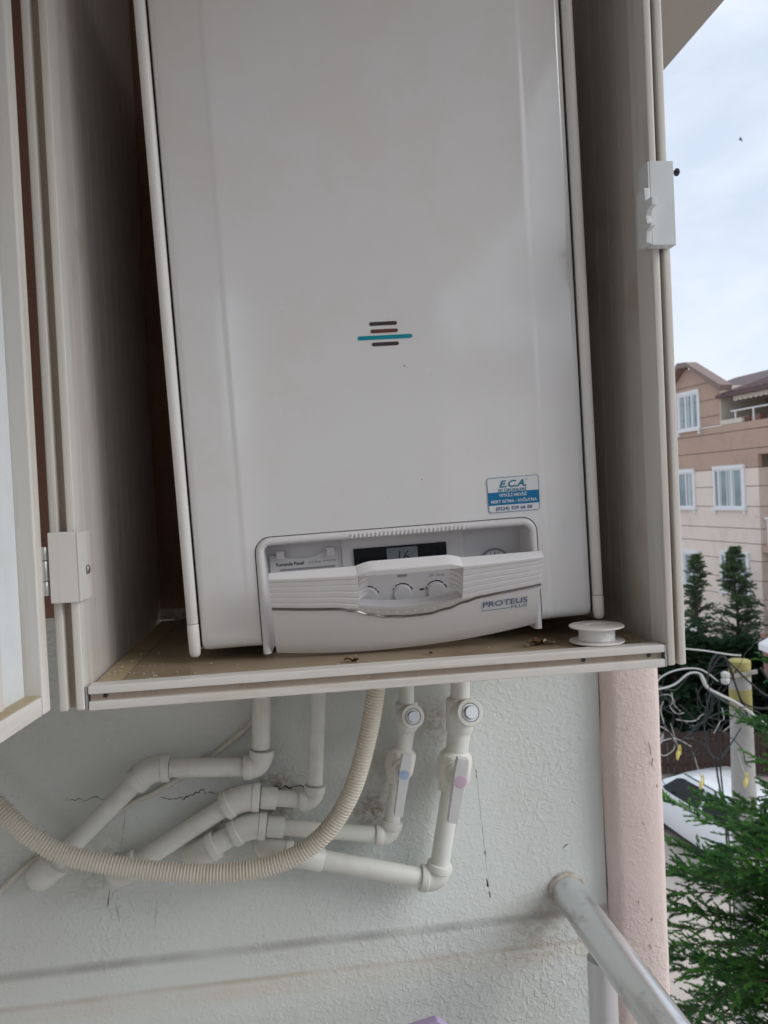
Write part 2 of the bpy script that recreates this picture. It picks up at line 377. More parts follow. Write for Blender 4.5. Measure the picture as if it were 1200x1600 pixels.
# the balcony's end wall: one plaster sheet with two shallow ledges, an inset of pink render behind the boiler
prof = [(0.0, -.006), (.80, -.006), (.852, -.0065), (.8575, -.004), (.862, -.0025), (.898, -.0035), (.9035, -.0025), (.908, .0), (1.35, .0), (2.40, .0)]
w = MB(); xs = [-1.3 + i * .0875 for i in range(21)] ; xs[-1] = .45
vs = []; fs = []
for x in xs:
    for z, y in prof:
        wob = .0012 * math.sin(x * 9.1 + z * 3) + .0008 * math.sin(x * 23 + 1)
        vs.append((x, y + (wob if .8 < z < .95 else 0), z + (.0015 * math.sin(x * 13) if .84 < z < .91 else 0)))
n = len(prof)
for i in range(len(xs) - 1):
    for j in range(n - 1): fs.append((i * n + j, (i + 1) * n + j, (i + 1) * n + j + 1, i * n + j + 1))
w.add(vs, fs); w.box(-1.3, .45, .01, .2, 0, 2.40)
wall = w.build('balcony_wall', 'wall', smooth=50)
setp(wall, 'rough white stucco balcony wall behind the pipes, cracked, with two ledges, the lower one dusty', 'wall')
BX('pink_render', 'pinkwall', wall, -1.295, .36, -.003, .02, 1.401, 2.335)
rb = MB()
for i in range(26):
    x = rnd.uniform(-.205, -.12); r = rnd.uniform(.002, .007); z = rnd.uniform(1.393, 1.399)
    rb.lathe([(r * .6, -r * .5), (r, 0), (r * .5, r * .6)], (x, rnd.uniform(-.03, -.006), z), (rnd.uniform(-1, 1), rnd.uniform(-1, 1), 1), 6)
rb.build('loose_plaster', 'crumb', wall)['kind'] = 'stuff'

def ribbon(name, pts, w0, m, jitter=.003, n=7, taper=True):
    """jagged dark crack opening on the wall surface"""
    P = []
    for i in range(len(pts) - 1):
        for k in range(n):
            t = k / n; P.append((pts[i][0] * (1 - t) + pts[i + 1][0] * t, pts[i][1] * (1 - t) + pts[i + 1][1] * t))
    P.append(pts[-1]); vs = []; fs = []
    N = len(P) - 1
    for i, (x, z) in enumerate(P):
        jx, jz = rnd.uniform(-jitter, jitter) * .5, rnd.uniform(-jitter, jitter)
        a = P[max(0, i - 1)]; b = P[min(N, i + 1)]; d = Vector((b[0] - a[0], b[1] - a[1])).normalized(); nn = Vector((-d.y, d.x))
        ww = w0 * .8 * (.25 + .75 * rnd.random()) * (math.sin(math.pi * (i + .3) / (N + .6)) ** .6 if taper else 1)
        for sgn in (-1, 1): vs.append((x + jx + nn.x * ww * sgn, -.0006, z + jz + nn.y * ww * sgn))
    for i in range(N): fs.append((2 * i, 2 * i + 1, 2 * i + 3, 2 * i + 2))
    return MB().add(vs, fs).build(name, m, wall)
ribbon('crack', [(-.338, 1.145), (-.312, 1.141), (-.270, 1.142)], .0010, 'stain')
ribbon('crack', [(-.43, 1.141), (-.36, 1.143)], .0005, 'stain2')
ribbon('crack', [(-.210, 1.135), (-.18, 1.131), (-.162, 1.135), (-.146, 1.139), (-.125, 1.130)], .0014, 'stain')
ribbon('crack', [(-.062, 1.138), (-.035, 1.134), (.006, 1.131)], .0017, 'stain')
ribbon('crack', [(-.266, 1.059), (-.26, 1.09), (-.256, 1.122)], .0006, 'stain2', .0015)
ribbon('crack', [(-.283, 1.01), (-.287, .983)], .0008, 'stain', .0012)
ribbon('crack', [(-.276, .993), (-.272, .963)], .0006, 'stain2', .0012)
ribbon('crack', [(-.22, .99), (-.223, .94)], .0004, 'stain2', .002)
ribbon('crack', [(.248, 1.158), (.256, 1.117), (.259, 1.049), (.263, 1.005), (.267, .941)], .0005, 'stain2', .0016)
for pts, ww in (([(.247, 1.101), (.243, 1.096), (.244, 1.090), (.238, 1.086)], .0017), ([(.261, 1.012), (.263, 1.003)], .0018), ([(.263, .968), (.265, .955)], .0024),
                ([(.2655, .950), (.268, .938)], .0014), ([(.2405, 1.247), (.2395, 1.232)], .0014), ([(.254, 1.135), (.2545, 1.122)], .0010),
                ([(.383, 1.003), (.392, 1.008)], .0016)):
    ribbon('plaster_hole', pts, ww, 'stain', .0008, 4)

# pink rounded corner pillar at the open end of the wall
pp = [(.4508, .06), (.4508, -.012), (.4535, -.020), (.459, -.0265), (.467, -.030), (.505, -.031), (.524, -.029), (.534, -.023), (.539, -.014), (.5405, .0), (.5405, .2), (.4508, .2)]
w = MB(); zz = [0 + i * .055 for i in range(44)]
for i, z in enumerate(zz):
    k = .0010 * math.sin(z * 21) + .0008 * math.sin(z * 47 + 1)
    w.v += [(x + k * (1 if x < .47 else .2), y + .0006 * math.sin(z * 33 + x * 40), z) for x, y in pp]
n = len(pp)
for i in range(len(zz) - 1):
    for j in range(n): w.f.append((i * n + j, i * n + (j + 1) % n, (i + 1) * n + (j + 1) % n, (i + 1) * n + j))
setp(w.build('corner_pillar', 'pillar', smooth=50), 'pale pink rounded plaster pillar at the right end of the wall', 'pillar')
pil = bpy.data.objects['corner_pillar']
for x, z, dx, dz, ww in ((.512, 1.165, .003, -.022, .0013), (.517, 1.140, -.002, -.014, .0016), (.521, 1.10, .002, -.006, .0012), (.486, .93, .001, -.012, .0008), (.497, 1.045, .003, -.005, .0010), (.507, .90, -.002, -.008, .0010), (.478, 1.19, .002, -.006, .0008), (.5, .86, .003, -.010, .0009)):
    vs = []; fs = []
    for i in range(6):
        t = i / 5; w_ = ww * math.sin(math.pi * (t * .9 + .05)) * rnd.uniform(.5, 1)
        for sgn in (-1, 1): vs.append((x + dx * t + sgn * w_ + rnd.uniform(-.0004, .0004), -.0322, z + dz * t))
    for i in range(5): fs.append((2 * i, 2 * i + 1, 2 * i + 3, 2 * i + 2))
    MB().add(vs, fs).build('paint_chip', 'chip', pil)
setp(BX('balcony_ceiling', 'ceil', None, -1.5, .768, -3.6, .6, 2.36, 2.52, bevel=.004), 'beige plaster balcony ceiling with its edge against the sky', 'ceiling')
setp(BX('balcony_floor', 'floor', None, -1.5, .56, -3.6, .2, -.2, 0), kind='structure')
setp(BX('house_wall', 'houserender', None, -1.5, -1.3, -3.6, .2, 0, 2.359), 'pale house wall along the balcony', 'wall')

ew = MB().box(-.22, .56, -2.9, -2.7, 0, 2.359); ew.box(-1.3, -.2205, -2.88, -2.72, 0, .95)  # added out of view; width and opening shape the light and boiler reflection
setp(ew.build('blocker_end_wall', 'blockrender'), 'unseen brown wall added behind the camera to block light and shape the boiler reflection', 'wall')

# ================================================================== BALCONY RAILING
rl = empty('balcony_railing', (.39, -.9, 0), label='scuffed grey metal tube railing running out from the wall at lower right', cat='railing')
def rp_(x, y, z): return (x - .39, y + .9, z)
MB().tube([rp_(.386, .0, .938), rp_(.392, -.5, .938), rp_(.40, -1.6, .938), rp_(.42, -3.5, .938)], .0245, 28).build('top_rail', 'alu', rl, smooth=40)
MB().lathe([(.0285, 0), (.0285, .003), (.0270, .006), (.0250, .0065)], rp_(.386, -.001, .938), (0, -1, 0), 28).build('wall_collar', 'collar', rl, smooth=40)
for y in (-.128, -1.2, -2.3, -3.4):
    x = .386 + .0085 * (-y / .5) * .7
    MB().tube([rp_(x, y, 0), rp_(x, y, .909)], .0195, 22).build('post', 'alu2', rl, smooth=40)
for z in (.2, .55):
    MB().tube([rp_(.389, -.15, z), rp_(.42, -3.4, z)], .012, 14).build('lower_rail', 'alu2', rl, smooth=40)

# ================================================================== BOILER CABINET
cab = empty('boiler_cabinet', (.08, -.2, 1.374), label='open white cabinet around the boiler with a grimy tan shelf', cat='cabinet')
cab_o = Vector((.08, -.2, 1.374))
def CB(name, m, x0, x1, y0, y1, z0, z1, bevel=.0006, parent=None):
    return BX(name, m, parent or cab, x0 - .08, x1 - .08, y0 + .2, y1 + .2, z0 - 1.374, z1 - 1.374, bevel=bevel)
Z0, Z1 = 1.3735, 2.345
def stile(xa, xb, flip):
    # three-piece channel: two rounded lips with a recessed web between
    CB('stile_lip', 'pvc', xa, xa + .0075, -.42, -.385, Z0, Z1, .0018)
    CB('stile_lip', 'pvc', xb - .0075, xb, -.42, -.385, Z0, Z1, .0018)
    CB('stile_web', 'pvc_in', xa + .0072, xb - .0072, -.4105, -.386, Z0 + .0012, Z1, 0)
stile(-.2115, -.1895, 1); stile(.3525, .3712, -1)
# side panels of narrow tongue boards
for side, xa, xb in ((-1, -.2085, -.1915), (1, .3545, .3690)):
    pn = CB('side_panel', 'slat', xa + .003, xb - .003, -.384, -.004, 1.3755, 2.325, 0)
    edges = [-.3835, -.352, -.317, -.286, -.251, -.221, -.186, -.151, -.121, -.086, -.051, -.0045]
    for a, b in zip(edges[:-1], edges[1:]):
        CB('slat', 'slat', xa, xb, a + .0003, b - .0003, 1.3762, 2.3245, .0007, parent=None).parent = pn
# shelf
CB('shelf_board', 'shelf', -.162, .327, -.4025, -.012, 1.3765, 1.3925, .0008)
CB('shelf_strip', 'shelf2', -.187, -.1632, -.4035, -.03, 1.3765, 1.3915, .001)
CB('shelf_strip', 'shelf2', .3282, .3515, -.4035, -.03, 1.3765, 1.3915, .001)
CB('front_lip', 'lip', -.1865, .3498, -.4195, -.4032, 1.3868, 1.3943, .0012)
CB('front_lip', 'lip', -.1865, .3498, -.4195, -.4032, 1.3725, 1.3805, .0012)
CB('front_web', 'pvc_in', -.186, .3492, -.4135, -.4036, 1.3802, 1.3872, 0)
CB('corner_plate', 'zinc', -.1888, -.1872, -.4185, -.405, 1.3728, 1.3938, 0)
CB('corner_plate', 'zinc', .3503, .3518, -.4185, -.405, 1.3728, 1.3938, 0)
for x in (-.173, .336, .27):
    MB().lathe([(.0022, 0), (.0018, .0012)], (x - .08, -.4136 + .2, 1.384 - 1.374), (0, -1, 0), 10).build('rivet', 'screwdark', cab)
CB('top_panel', 'slat', -.19, .353, -.40, -.003, 2.327, 2.343, 0)
CB('top_rail', 'pvc', -.188, .351, -.42, -.402, 2.32, 2.344, .001)
# left bottom corner gap: short upright offcut at the back
CB('corner_offcut', 'pvc', -.188, -.150, -.028, -.0225, 1.3922, 1.407, .0006)
# hinge cover on the left stile
hc = CB('hinge_cover', 'pvc', -.2095, -.1858, -.4325, -.4205, 1.4706, 1.5317, .001)
CB('cover_flange', 'pvc', -.1857, -.1842, -.4325, -.395, 1.4712, 1.5311, .0003, parent=hc).parent = hc
MB().lathe([(.0042, 0), (.0042, .0012), (.003, .0022), (.001, .0024)], (-.184 - .08, -.409 + .2, 1.4968 - 1.374), (1, 0, 0), 14).build('screw', 'screw', hc, smooth=30)
for za, zb in ((1.4775, 1.4895), (1.4903, 1.5073), (1.5081, 1.5195)):
    MB().lathe([(.0032, 0), (.0035, .0006), (.0035, zb - za - .0006), (.0032, zb - za)], (-.2141 - .08, -.428 + .2, za - 1.374), (0, 0, 1), 14).build('hinge_knuckle', 'zinc', hc, smooth=40)
# latch plate on the right stile
lp = CB('latch_plate', 'bracket', .3465, .3702, -.4325, -.4205, 1.7729, 1.8513, .0007)
CB('plate_flange', 'bracket', .3447, .3463, -.4323, -.4135, 1.774, 1.8505, .0002, parent=lp).parent = lp
hk = [(-.4185, 1.774), (-.4185, 1.8255), (-.4345, 1.8255), (-.4355, 1.813), (-.4485, 1.812), (-.4485, 1.8045), (-.440, 1.8035), (-.436, 1.799), (-.4375, 1.791), (-.4445, 1.790), (-.4445, 1.7865), (-.4355, 1.7858), (-.4355, 1.774)]
MB().prism([(y + .2, z - 1.374) for y, z in hk], .3392 - .08, .3445 - .08, 'yz').build('latch_hook', 'bracket', lp, bevel=.0006)
MB().lathe([(.0016, 0), (.0016, .004), (.0034, .0042), (.0036, .0062), (.002, .0076)], (.3702 - .08, -.428 + .2, 1.8425 - 1.374), (1, 0, 0), 14).build('thumb_screw', 'screwdark', lp, smooth=35)

# door leaf standing open on the left
dr = empty('cabinet_door', (-.2268, -.428, 1.374), (0, 0, R(-96)), label='white cabinet door standing wide open at the left edge', cat='door')
# local x runs from the hinge to the free edge, local y + is the inner face (towards the boiler)
DW, DH = .545, .955
sg = 1
def DB(name, m, x0, x1, y0, y1, z0, z1, bevel=.0008): return BX(name, m, dr, x0, x1, y0, y1, z0, z1, bevel=bevel)
DB('door_stile', 'pvc', 0, .0155, -.012, .012, .004, DH, .002)
DB('door_stile', 'pvc', DW - .0155, DW, -.012, .012, .004, DH, .002)
DB('door_rail', 'lip', .0157, DW - .0157, -.012, .0115, .004, .020, .0015)
DB('door_rail', 'lip', .0157, DW - .0157, -.012, .0115, DH - .016, DH, .0015)
DB('panel_border', 'bracket', .0157, .056, -.010, -.003, .0202, DH - .0162, .0004)
DB('panel_border', 'bracket', DW - .056, DW - .0157, -.010, -.003, .0202, DH - .0162, .0004)
DB('door_panel', 'pvc', .0565, DW - .0565, -.010, -.0005, .0202, DH - .0162, .0006)
DB('dust_strip', 'shelf2', .0157, DW - .0157, -.0028, .0095, .0201, .0209, 0)

# ================================================================== BOILER
bo = empty('wall_boiler', (.1054, -.35, 1.4061), (.038, -.0273, -.0163),
           label='white wall-hung gas boiler hanging slightly crooked with its control flap open', cat='boiler')
BH = .70
# casing behind the front sheet
NT = [(-.2065, .004), (-.1395, .004), (-.1395, .111), (.1440, .111), (.1440, .004), (.2065, .004), (.2065, BH), (-.2065, BH)]
MB().prism(NT, .014, .036, 'xz').build('casing_front', 'enamel', bo)
BX('casing', 'enamel', bo, -.2065, .2065, .0362, .325, .004, BH, bevel=.003)
MB().prism([(max(-.2028, min(.2032, x)), z + (.002 if z < .01 else -.002)) for x, z in NT], .0100, .0137, 'xz').build('gap_liner', 'black', bo)
# front sheet: outline with the notch for the control panel, folded along two creases
def front_sheet():
    bm = bmesh.new()
    xl, xr, zt, rc = -.1417, .1462, .1125, .016
    out = [(-.2018, .0032), (xl, .0032)]
    out += [(xl, zt - rc)] + [(xl + rc - rc * math.cos(a), zt - rc + rc * math.sin(a)) for a in [math.pi / 2 * i / 8 for i in range(1, 9)]]
    out += [(xr - rc + rc * math.sin(a), zt - rc + rc * math.cos(a)) for a in [math.pi / 2 * i / 8 for i in range(0, 9)]]
    out += [(xr, .0032), (.2022, .0032), (.2022, BH), (-.2018, BH)]
    bm.faces.new([bm.verts.new((x, 0, z)) for x, z in out])
    def cut(co, no):
        bmesh.ops.bisect_plane(bm, geom=bm.verts[:] + bm.edges[:] + bm.faces[:], plane_co=co, plane_no=no)
    for x in (-.2012, -.1995, -.197, -.193, -.1555, -.1535, -.1515, -.1495, -.1475, -.09, -.03, .03, .09, .1510, .1530, .1550, .1570, .1590, .1935, .1975, .1999, .2016): cut((x, 0, 0), (1, 0, 0))
    for z in (.0037, .0048, .0068, .0098, .014, .03, .06, .114, .118, .16, .3, .45, .58): cut((0, 0, z), (0, 0, 1))
    def f(x, z):
        y = 0
        if x < -.1495: t = min(1, (-.1495 - x) / .006); y += .0011 * t * t * (3 - 2 * t) + (-.1495 - x) * .028
        if x > .1530: t = min(1, (x - .1530) / .006); y += .0011 * t * t * (3 - 2 * t) + (x - .1530) * .028
        for e in (-.2018 + .009 - x, x - (.2022 - .009)):
            if e > 0: e = min(e, .009); y += .009 - math.sqrt(max(0, .009 ** 2 - e * e)) if e < .009 else .009
        e = .0032 + .011 - z
        if e > 0: e = min(e, .0108); y += (.011 - math.sqrt(max(0, .011 ** 2 - e * e))) * .8
        return y
    for v in bm.verts: v.co.y = f(v.co.x, v.co.z)
    bmesh.ops.triangulate(bm, faces=[q for q in bm.faces if len(q.verts) > 4])
    # return the sheet's edge backwards
    be = [e for e in bm.edges if e.is_boundary]
    r = bmesh.ops.extrude_edge_only(bm, edges=be)
    for v in r['geom']:
        if isinstance(v, bmesh.types.BMVert): v.co.y += .012 if abs(v.co.x) < .19 else .004
    bmesh.ops.recalc_face_normals(bm, faces=bm.faces[:])
    for q in bm.faces: q.smooth = True
    for e in bm.edges: e.smooth = not (len(e.link_faces) == 2 and e.calc_face_angle(0) > R(40))
    me = bpy.data.meshes.new('front_sheet'); bm.to_mesh(me); bm.free(); me.materials.append(M['enamel'])
    if sum(p.normal.y * p.area for p in me.polygons) > 0: me.flip_normals()
    o = bpy.data.objects.new('front_sheet', me); COL.objects.link(o); o.parent = bo
    return o
front_sheet()
for s, x in ((-1, -.2082), (1, .2085)):
    zb = -.002 if s < 0 else -.001
    zj = .031 if s < 0 else .024
    tr = MB().lathe([(.0053, zj + .0006), (.0055, zj + .001), (.0055, BH)], (x, .0055, 0), (0, 0, 1), 20).build('side_trim', 'trim', bo, smooth=40)
    MB().lathe([(.0024, zb), (.0044, zb + .0012), (.0054, zb + .004), (.0057, zb + .008), (.0058, zj - .0012), (.0053, zj)], (x, .0055, 0), (0, 0, 1), 20).build('end_cap', 'trim', tr, smooth=40)
# the four slots of the emblem
def stadium(x0, x1, z, h):
    r = h / 2; pts = []
    for i in range(9): a = -math.pi / 2 + math.pi * i / 8; pts.append((x1 - r + r * math.cos(a), z + r * math.sin(a)))
    for i in range(9): a = math.pi / 2 + math.pi * i / 8; pts.append((x0 + r + r * math.cos(a), z + r * math.sin(a)))
    return pts
for x0, x1, z, h, mm in ((-.0122, .0155, .3148, .0036, 'slotdark'), (-.0115, .0160, .3075, .0036, 'slotbrown'), (-.0248, .0300, .3013, .0039, 'teal'), (-.0110, .0160, .2947, .0036, 'slotdark')):
    MB().prism(stadium(x0, x1, z, h), -.0004, .004, 'xz').build('emblem_slot', mm, bo)
# small brown marks on the sheet
for x, z, r in ((.020, .272, .0016), (.0225, .2705, .001), (-.098, .331, .0009), (-.0975, .323, .0007), (.046, .262, .001), (.03, .158, .0012), (-.005, .143, .0007), (.028, .323, .0006)):
    MB().lathe([(r, 0), (r * .6, .0003)], (x, .0002, z), (.0, -1, 0), 8).build('dirt_speck', 'crumb' if r < .0012 else 'shelf2', bo)
# service sticker
st = MB().prism([(.0985 + .0, .1190), (.1480, .1190), (.1496, .1206), (.1500, .1528), (.1484, .1544), (.0977, .1540), (.0961, .1524), (.0969, .1206)], -.0007, .0012, 'xz').build('service_sticker', 'stickwhite', bo)
st['label'] = 'blue and white service sticker'
BX('blue_band', 'stickblue', st, .0964, .1499, -.00095, 0, .1262, .1393)
oln = MB()
prof_o = [(.0985, .1190), (.1480, .1190), (.1496, .1206), (.1500, .1528), (.1484, .1544), (.0977, .1540), (.0961, .1524), (.0969, .1206)]
for i in range(8):
    a = prof_o[i]; b = prof_o[(i + 1) % 8]
    oln.tube([(a[0], -.0008, a[1]), (b[0], -.0008, b[1])], .00022, 4)
oln.build('outline', 'stickblue', st)
text('lettering', 'E.C.A.', 'inkteal', st, .1228, -.0011, .1471, .0095, .0285, shear=.3, bold=.03)
text('lettering', '°', 'inkteal', st, .1372, -.0011, .1492, .0060)
text('lettering', 'ISI ÜRÜNLERİ', 'inkteal', st, .1222, -.0011, .1410, .0040, .0295, bold=.02)
text('lettering', 'YETKİLİ SERVİSİ', 'stickwhite', st, .1222, -.0012, .1358, .0042, .0290, bold=.015)
text('lettering', 'MERT ISITMA - SOĞUTMA', 'stickwhite', st, .1230, -.0012, .1297, .0042, .0480, bold=.015)
text('lettering', '(0224) 329 66 00', 'inkblue', st, .1228, -.0011, .1225, .0050, .0380, bold=.02)

# bezel swept round the notch
def bezel():
    xl, xr, zt, rc, zb = -.1412, .1457, .1120, .0155, -.004
    path = []     # (x, z, inward normal)
    for i in range(7): path.append((xl, zb + (zt - rc - zb) * i / 6, (1, 0)))
    for i in range(1, 9):
        a = math.pi / 2 * i / 8; path.append((xl + rc - rc * math.cos(a), zt - rc + rc * math.sin(a), (math.cos(a), -math.sin(a))))
    for i in range(1, 8): path.append((xl + rc + (xr - xl - 2 * rc) * i / 7, zt, (0, -1)))
    for i in range(1, 9):
        a = math.pi / 2 * i / 8; path.append((xr - rc + rc * math.sin(a), zt - rc + rc * math.cos(a), (-math.sin(a), -math.cos(a))))
    for i in range(1, 7): path.append((xr, zt - rc - (zt - rc - zb) * i / 6, (-1, 0)))
    sec = [(.0004, .010), (.0004, .0005), (.0010, -.0012), (.0024, -.0027), (.0042, -.0033), (.0062, -.0030), (.0078, -.0018), (.0086, .0005), (.0090, .008), (.0100, .026), (.0102, .031)]
    w = MB(); n = len(sec)
    for i, (x, z, nn) in enumerate(path):
        k = 1.0
        for d, y in sec:
            w.v.append((x + nn[0] * d, y, z + nn[1] * d))
    for i in range(len(path) - 1):
        for j in range(n - 1): w.f.append((i * n + j, i * n + j + 1, (i + 1) * n + j + 1, (i + 1) * n + j))
    for i in (0, len(path) - 1): w.f.append(tuple(i * n + j for j in range(n)))
    return w.build('bezel', 'plastic', bo, smooth=50)
bz = bezel()
for i in range(28):
    x = -.046 + i * .0042
    BX('vent_rib', 'plastic', bz, x, x + .0022, -.0042, -.0005, .1045, .1092, bevel=.0005, bseg=1)
# recessed fascia
fa = BX('control_fascia', 'plastic2', bo, -.1335, .1380, .0300, .0345, -.004, .106)
BX('fascia_centre', 'plastic', fa, -.0545, .0740, .0285, .0299, .000, .1035, bevel=.0004)
# user card with two clips
cd = [(-.1290, .060), (-.0592, .060), (-.0592, .0915), (-.0650, .0925), (-.0740, .0905), (-.0820, .0870), (-.0920, .0852), (-.1060, .0858), (-.1130, .0880), (-.1215, .0895), (-.1290, .0905)]
card = MB().prism(cd, .0272, .0297, 'xz').build('user_card', 'plastic', fa)
for x in (-.1175, -.0665):
    BX('clip', 'plastic', card, x - .0042, x + .0042, .0205, .0271, .0862, .0952, bevel=.001)
text('lettering', 'Kumanda Paneli', 'ink', card, -.1085, .0270, .0803, .0050, .0285, bold=.02)
text('lettering', 'LCD Ekran', 'inkgrey', card, -.0830, .0270, .0805, .0036, .0125)
text('lettering', 'Fonksiyonlar', 'inkgrey', card, -.0675, .0270, .0812, .0036, .0140)
BX('card_slot', 'inkgrey', card, -.1190, -.0625, .0262, .0275, .0742, .0755)
BX('card_line', 'ink', card, -.0985, -.0790, .0262, .0275, .0706, .0714)
BX('card_line', 'inkgrey', card, -.1180, -.1050, .0264, .0275, .0700, .0706)
# display
dp = BX('display', 'lcdglass', fa, -.0425, .0552, .0262, .0284, .0665, .0905, bevel=.0004)
BX('lcd_field', 'lcd', dp, -.0080, .0245, .0259, .0266, .0680, .0885)
text('lettering', '16', 'ink', dp, .0080, .0258, .0782, .0165, .0115, shear=.15)
# dials with printed arcs
def arc(name, cx, cz, r, a0, a1, w0, parent, m='ink', y=.0281):
    vs = []; fs = []; N = 14
    for i in range(N + 1):
        a = R(a0 + (a1 - a0) * i / N)
        for rr in (r - w0 / 2, r + w0 / 2): vs.append((cx + rr * math.cos(a), y, cz + rr * math.sin(a)))
    for i in range(N): fs.append((2 * i, 2 * i + 1, 2 * i + 3, 2 * i + 2))
    return MB().add(vs, fs).build(name, m, parent)
for cx, arcs in ((-.0300, ((95, 60), (52, 40), (34, 20))), (.0060, ((150, 140), (132, 50), (44, 22))), (.0420, ((165, 148), (142, 98), (86, 48), (40, 18)))):
    k = MB().lathe([(.0096, 0), (.0094, .0016), (.0088, .0022), (.002, .0024)], (cx, .0285, .0385), (0, -1, 0), 28).build('dial', 'plastic', fa, smooth=40)
    for a0, a1 in arcs: arc('printed_arc', cx, .0385, .0116, a0, a1, .0011, k)
BX('indicator_window', 'inkgrey', fa, .0020, .0120, .0279, .0286, .0572, .0596)
text('lettering', 'OFF - Reset', 'inkgrey', fa, .0430, .0282, .0560, .0034, .0170)
arc('printed_dot', .042, .0502, .0004, 0, 360, .0009, fa)
BX('printed_mark', 'ink', fa, .0245, .0290, .0279, .0284, .0415, .0432)
# pressure gauge
gg = MB().lathe([(.0168, -.001), (.0168, .0035), (.0160, .0042), (.0150, .0040), (.0148, .0022), (.001, .0022)], (.1065, .0300, .0625), (0, -1, 0), 32).build('pressure_gauge', 'inkgrey', fa, smooth=30)
MB().lathe([(.0146, 0), (.0146, .0004)], (.1065, .0276, .0625), (0, -1, 0), 32).build('gauge_face', 'stickwhite', gg)
for i in range(13):
    a = R(-30 + i * 20)
    MB().tube([(.1065 + .0118 * math.cos(a), .0270, .0625 + .0118 * math.sin(a)), (.1065 + .0136 * math.cos(a), .0270, .0625 + .0136 * math.sin(a))], .0003, 4).build('gauge_mark', 'ink', gg)
MB().tube([(.1065, .0268, .0625), (.1070, .0268, .0752)], .0004, 5).build('gauge_needle', 'ink', gg)
text('lettering', '2', 'ink', gg, .1068, .0270, .0718, .0034)

# flap hinged at the bottom, tipped forward
fl = empty('control_flap', (.005, -.004, -.003), (math.atan2(.041, .084), 0, 0)); fl.parent = bo
fl['label'] = 'open control flap with ribbed top and curved chrome strip'
HX = .1328
def vbot(x): return .0015 + .0034 * x / HX - .0068 * (1 - (abs(x) / HX) ** 2.2)
def vtop(x): return .0885 + .0042 * (1 - min(1, max(0, (abs(x - .001) - .040) / .012)))
CH = [(-HX, .0535), (-.095, .0512), (-.070, .0500), (-.055, .0468), (-.040, .0412), (-.022, .0372), (.0, .0356), (.018, .0360), (.038, .0400), (.055, .0458), (.070, .0495), (.095, .0515), (HX, .0545)]
def chv(x):
    for (a, va), (b, vb) in zip(CH[:-1], CH[1:]):
        if a <= x <= b: t = (x - a) / (b - a); t = t * t * (3 - 2 * t) if abs(a) < .08 else t; return va + (vb - va) * t
    return CH[0][1] if x < 0 else CH[-1][1]
def bow(x): return -.0062 * (1 - (x / HX) ** 2)       # convex front
TH = .0105
# lower skin
w = MB(); N = 44; rows = 7
for i in range(N + 1):
    x = -HX + 2 * HX * i / N
    for j in range(rows + 1):
        t = j / rows; v = vbot(x) + (chv(x) - vbot(x)) * t
        e = .0022 * max(0, 1 - t * 5) ** 2
        w.v.append((x, bow(x) + e, v))
    w.v.append((x, TH * .7, chv(x))); w.v.append((x, TH * .7, vbot(x) + .002))
k = rows + 3
for i in range(N):
    for j in range(k): w.f.append((i * k + j, (i + 1) * k + j, (i + 1) * k + (j + 1) % k, i * k + (j + 1) % k))
w.f.append(tuple(range(k))); w.f.append(tuple(N * k + j for j in range(k)))
w.build('flap_front', 'plastic', fl, smooth=50)
# ribbed wings left and right, with the hand opening between
PX0, PX1 = -.0495, .0525
def wing(xa, xb):
    w = MB(); N = 14; sec = []
    steps = 5
    for i in range(N + 1):
        x = xa + (xb - xa) * i / N; v0 = chv(x) + .0002; v1 = vtop(x) - .0002; ring = []
        h = (v1 - v0) / (steps + .6)
        for q in range(steps):
            ring += [(bow(x) + .0016, v0 + h * q), (bow(x) + .0004, v0 + h * (q + .12)), (bow(x) + .0002, v0 + h * (q + .82)), (bow(x) + .0016, v0 + h * (q + .98))]
        ring += [(bow(x) - .0004, v0 + h * steps + .0004), (bow(x) - .0006, v1 - .0008), (bow(x) + .0004, v1), (TH - .001, v1), (TH, v1 - .001), (TH, v0)]
        sec.append(ring)
        w.v += [(x, y, v) for y, v in ring]
    n = len(sec[0])
    for i in range(N):
        for j in range(n): w.f.append((i * n + j, i * n + (j + 1) % n, (i + 1) * n + (j + 1) % n, (i + 1) * n + j))
    w.f.append(tuple(range(n))); w.f.append(tuple(N * n + j for j in range(n)))
    return w.build('ribbed_wing', 'plastic', fl, smooth=25)
wing(-HX, PX0); wing(PX1, HX)
# bar over the hand opening
w = MB(); N = 16
for i in range(N + 1):
    x = PX0 + .0002 + (PX1 - PX0 - .0004) * i / N; b = bow(x); vt = vtop(x); v0 = .0862
    w.v += [(x, b, v0), (x, b - .0005, vt - .001), (x, b + .0005, vt), (x, TH - .001, vt), (x, TH, vt - .001), (x, TH, v0 + .0005)]
for i in range(N):
    for j in range(6): w.f.append((i * 6 + j, i * 6 + (j + 1) % 6, (i + 1) * 6 + (j + 1) % 6, (i + 1) * 6 + j))
w.f.append(tuple(range(6))); w.f.append(tuple(N * 6 + j for j in range(6)))
w.build('grip_bar', 'plastic', fl, smooth=30)
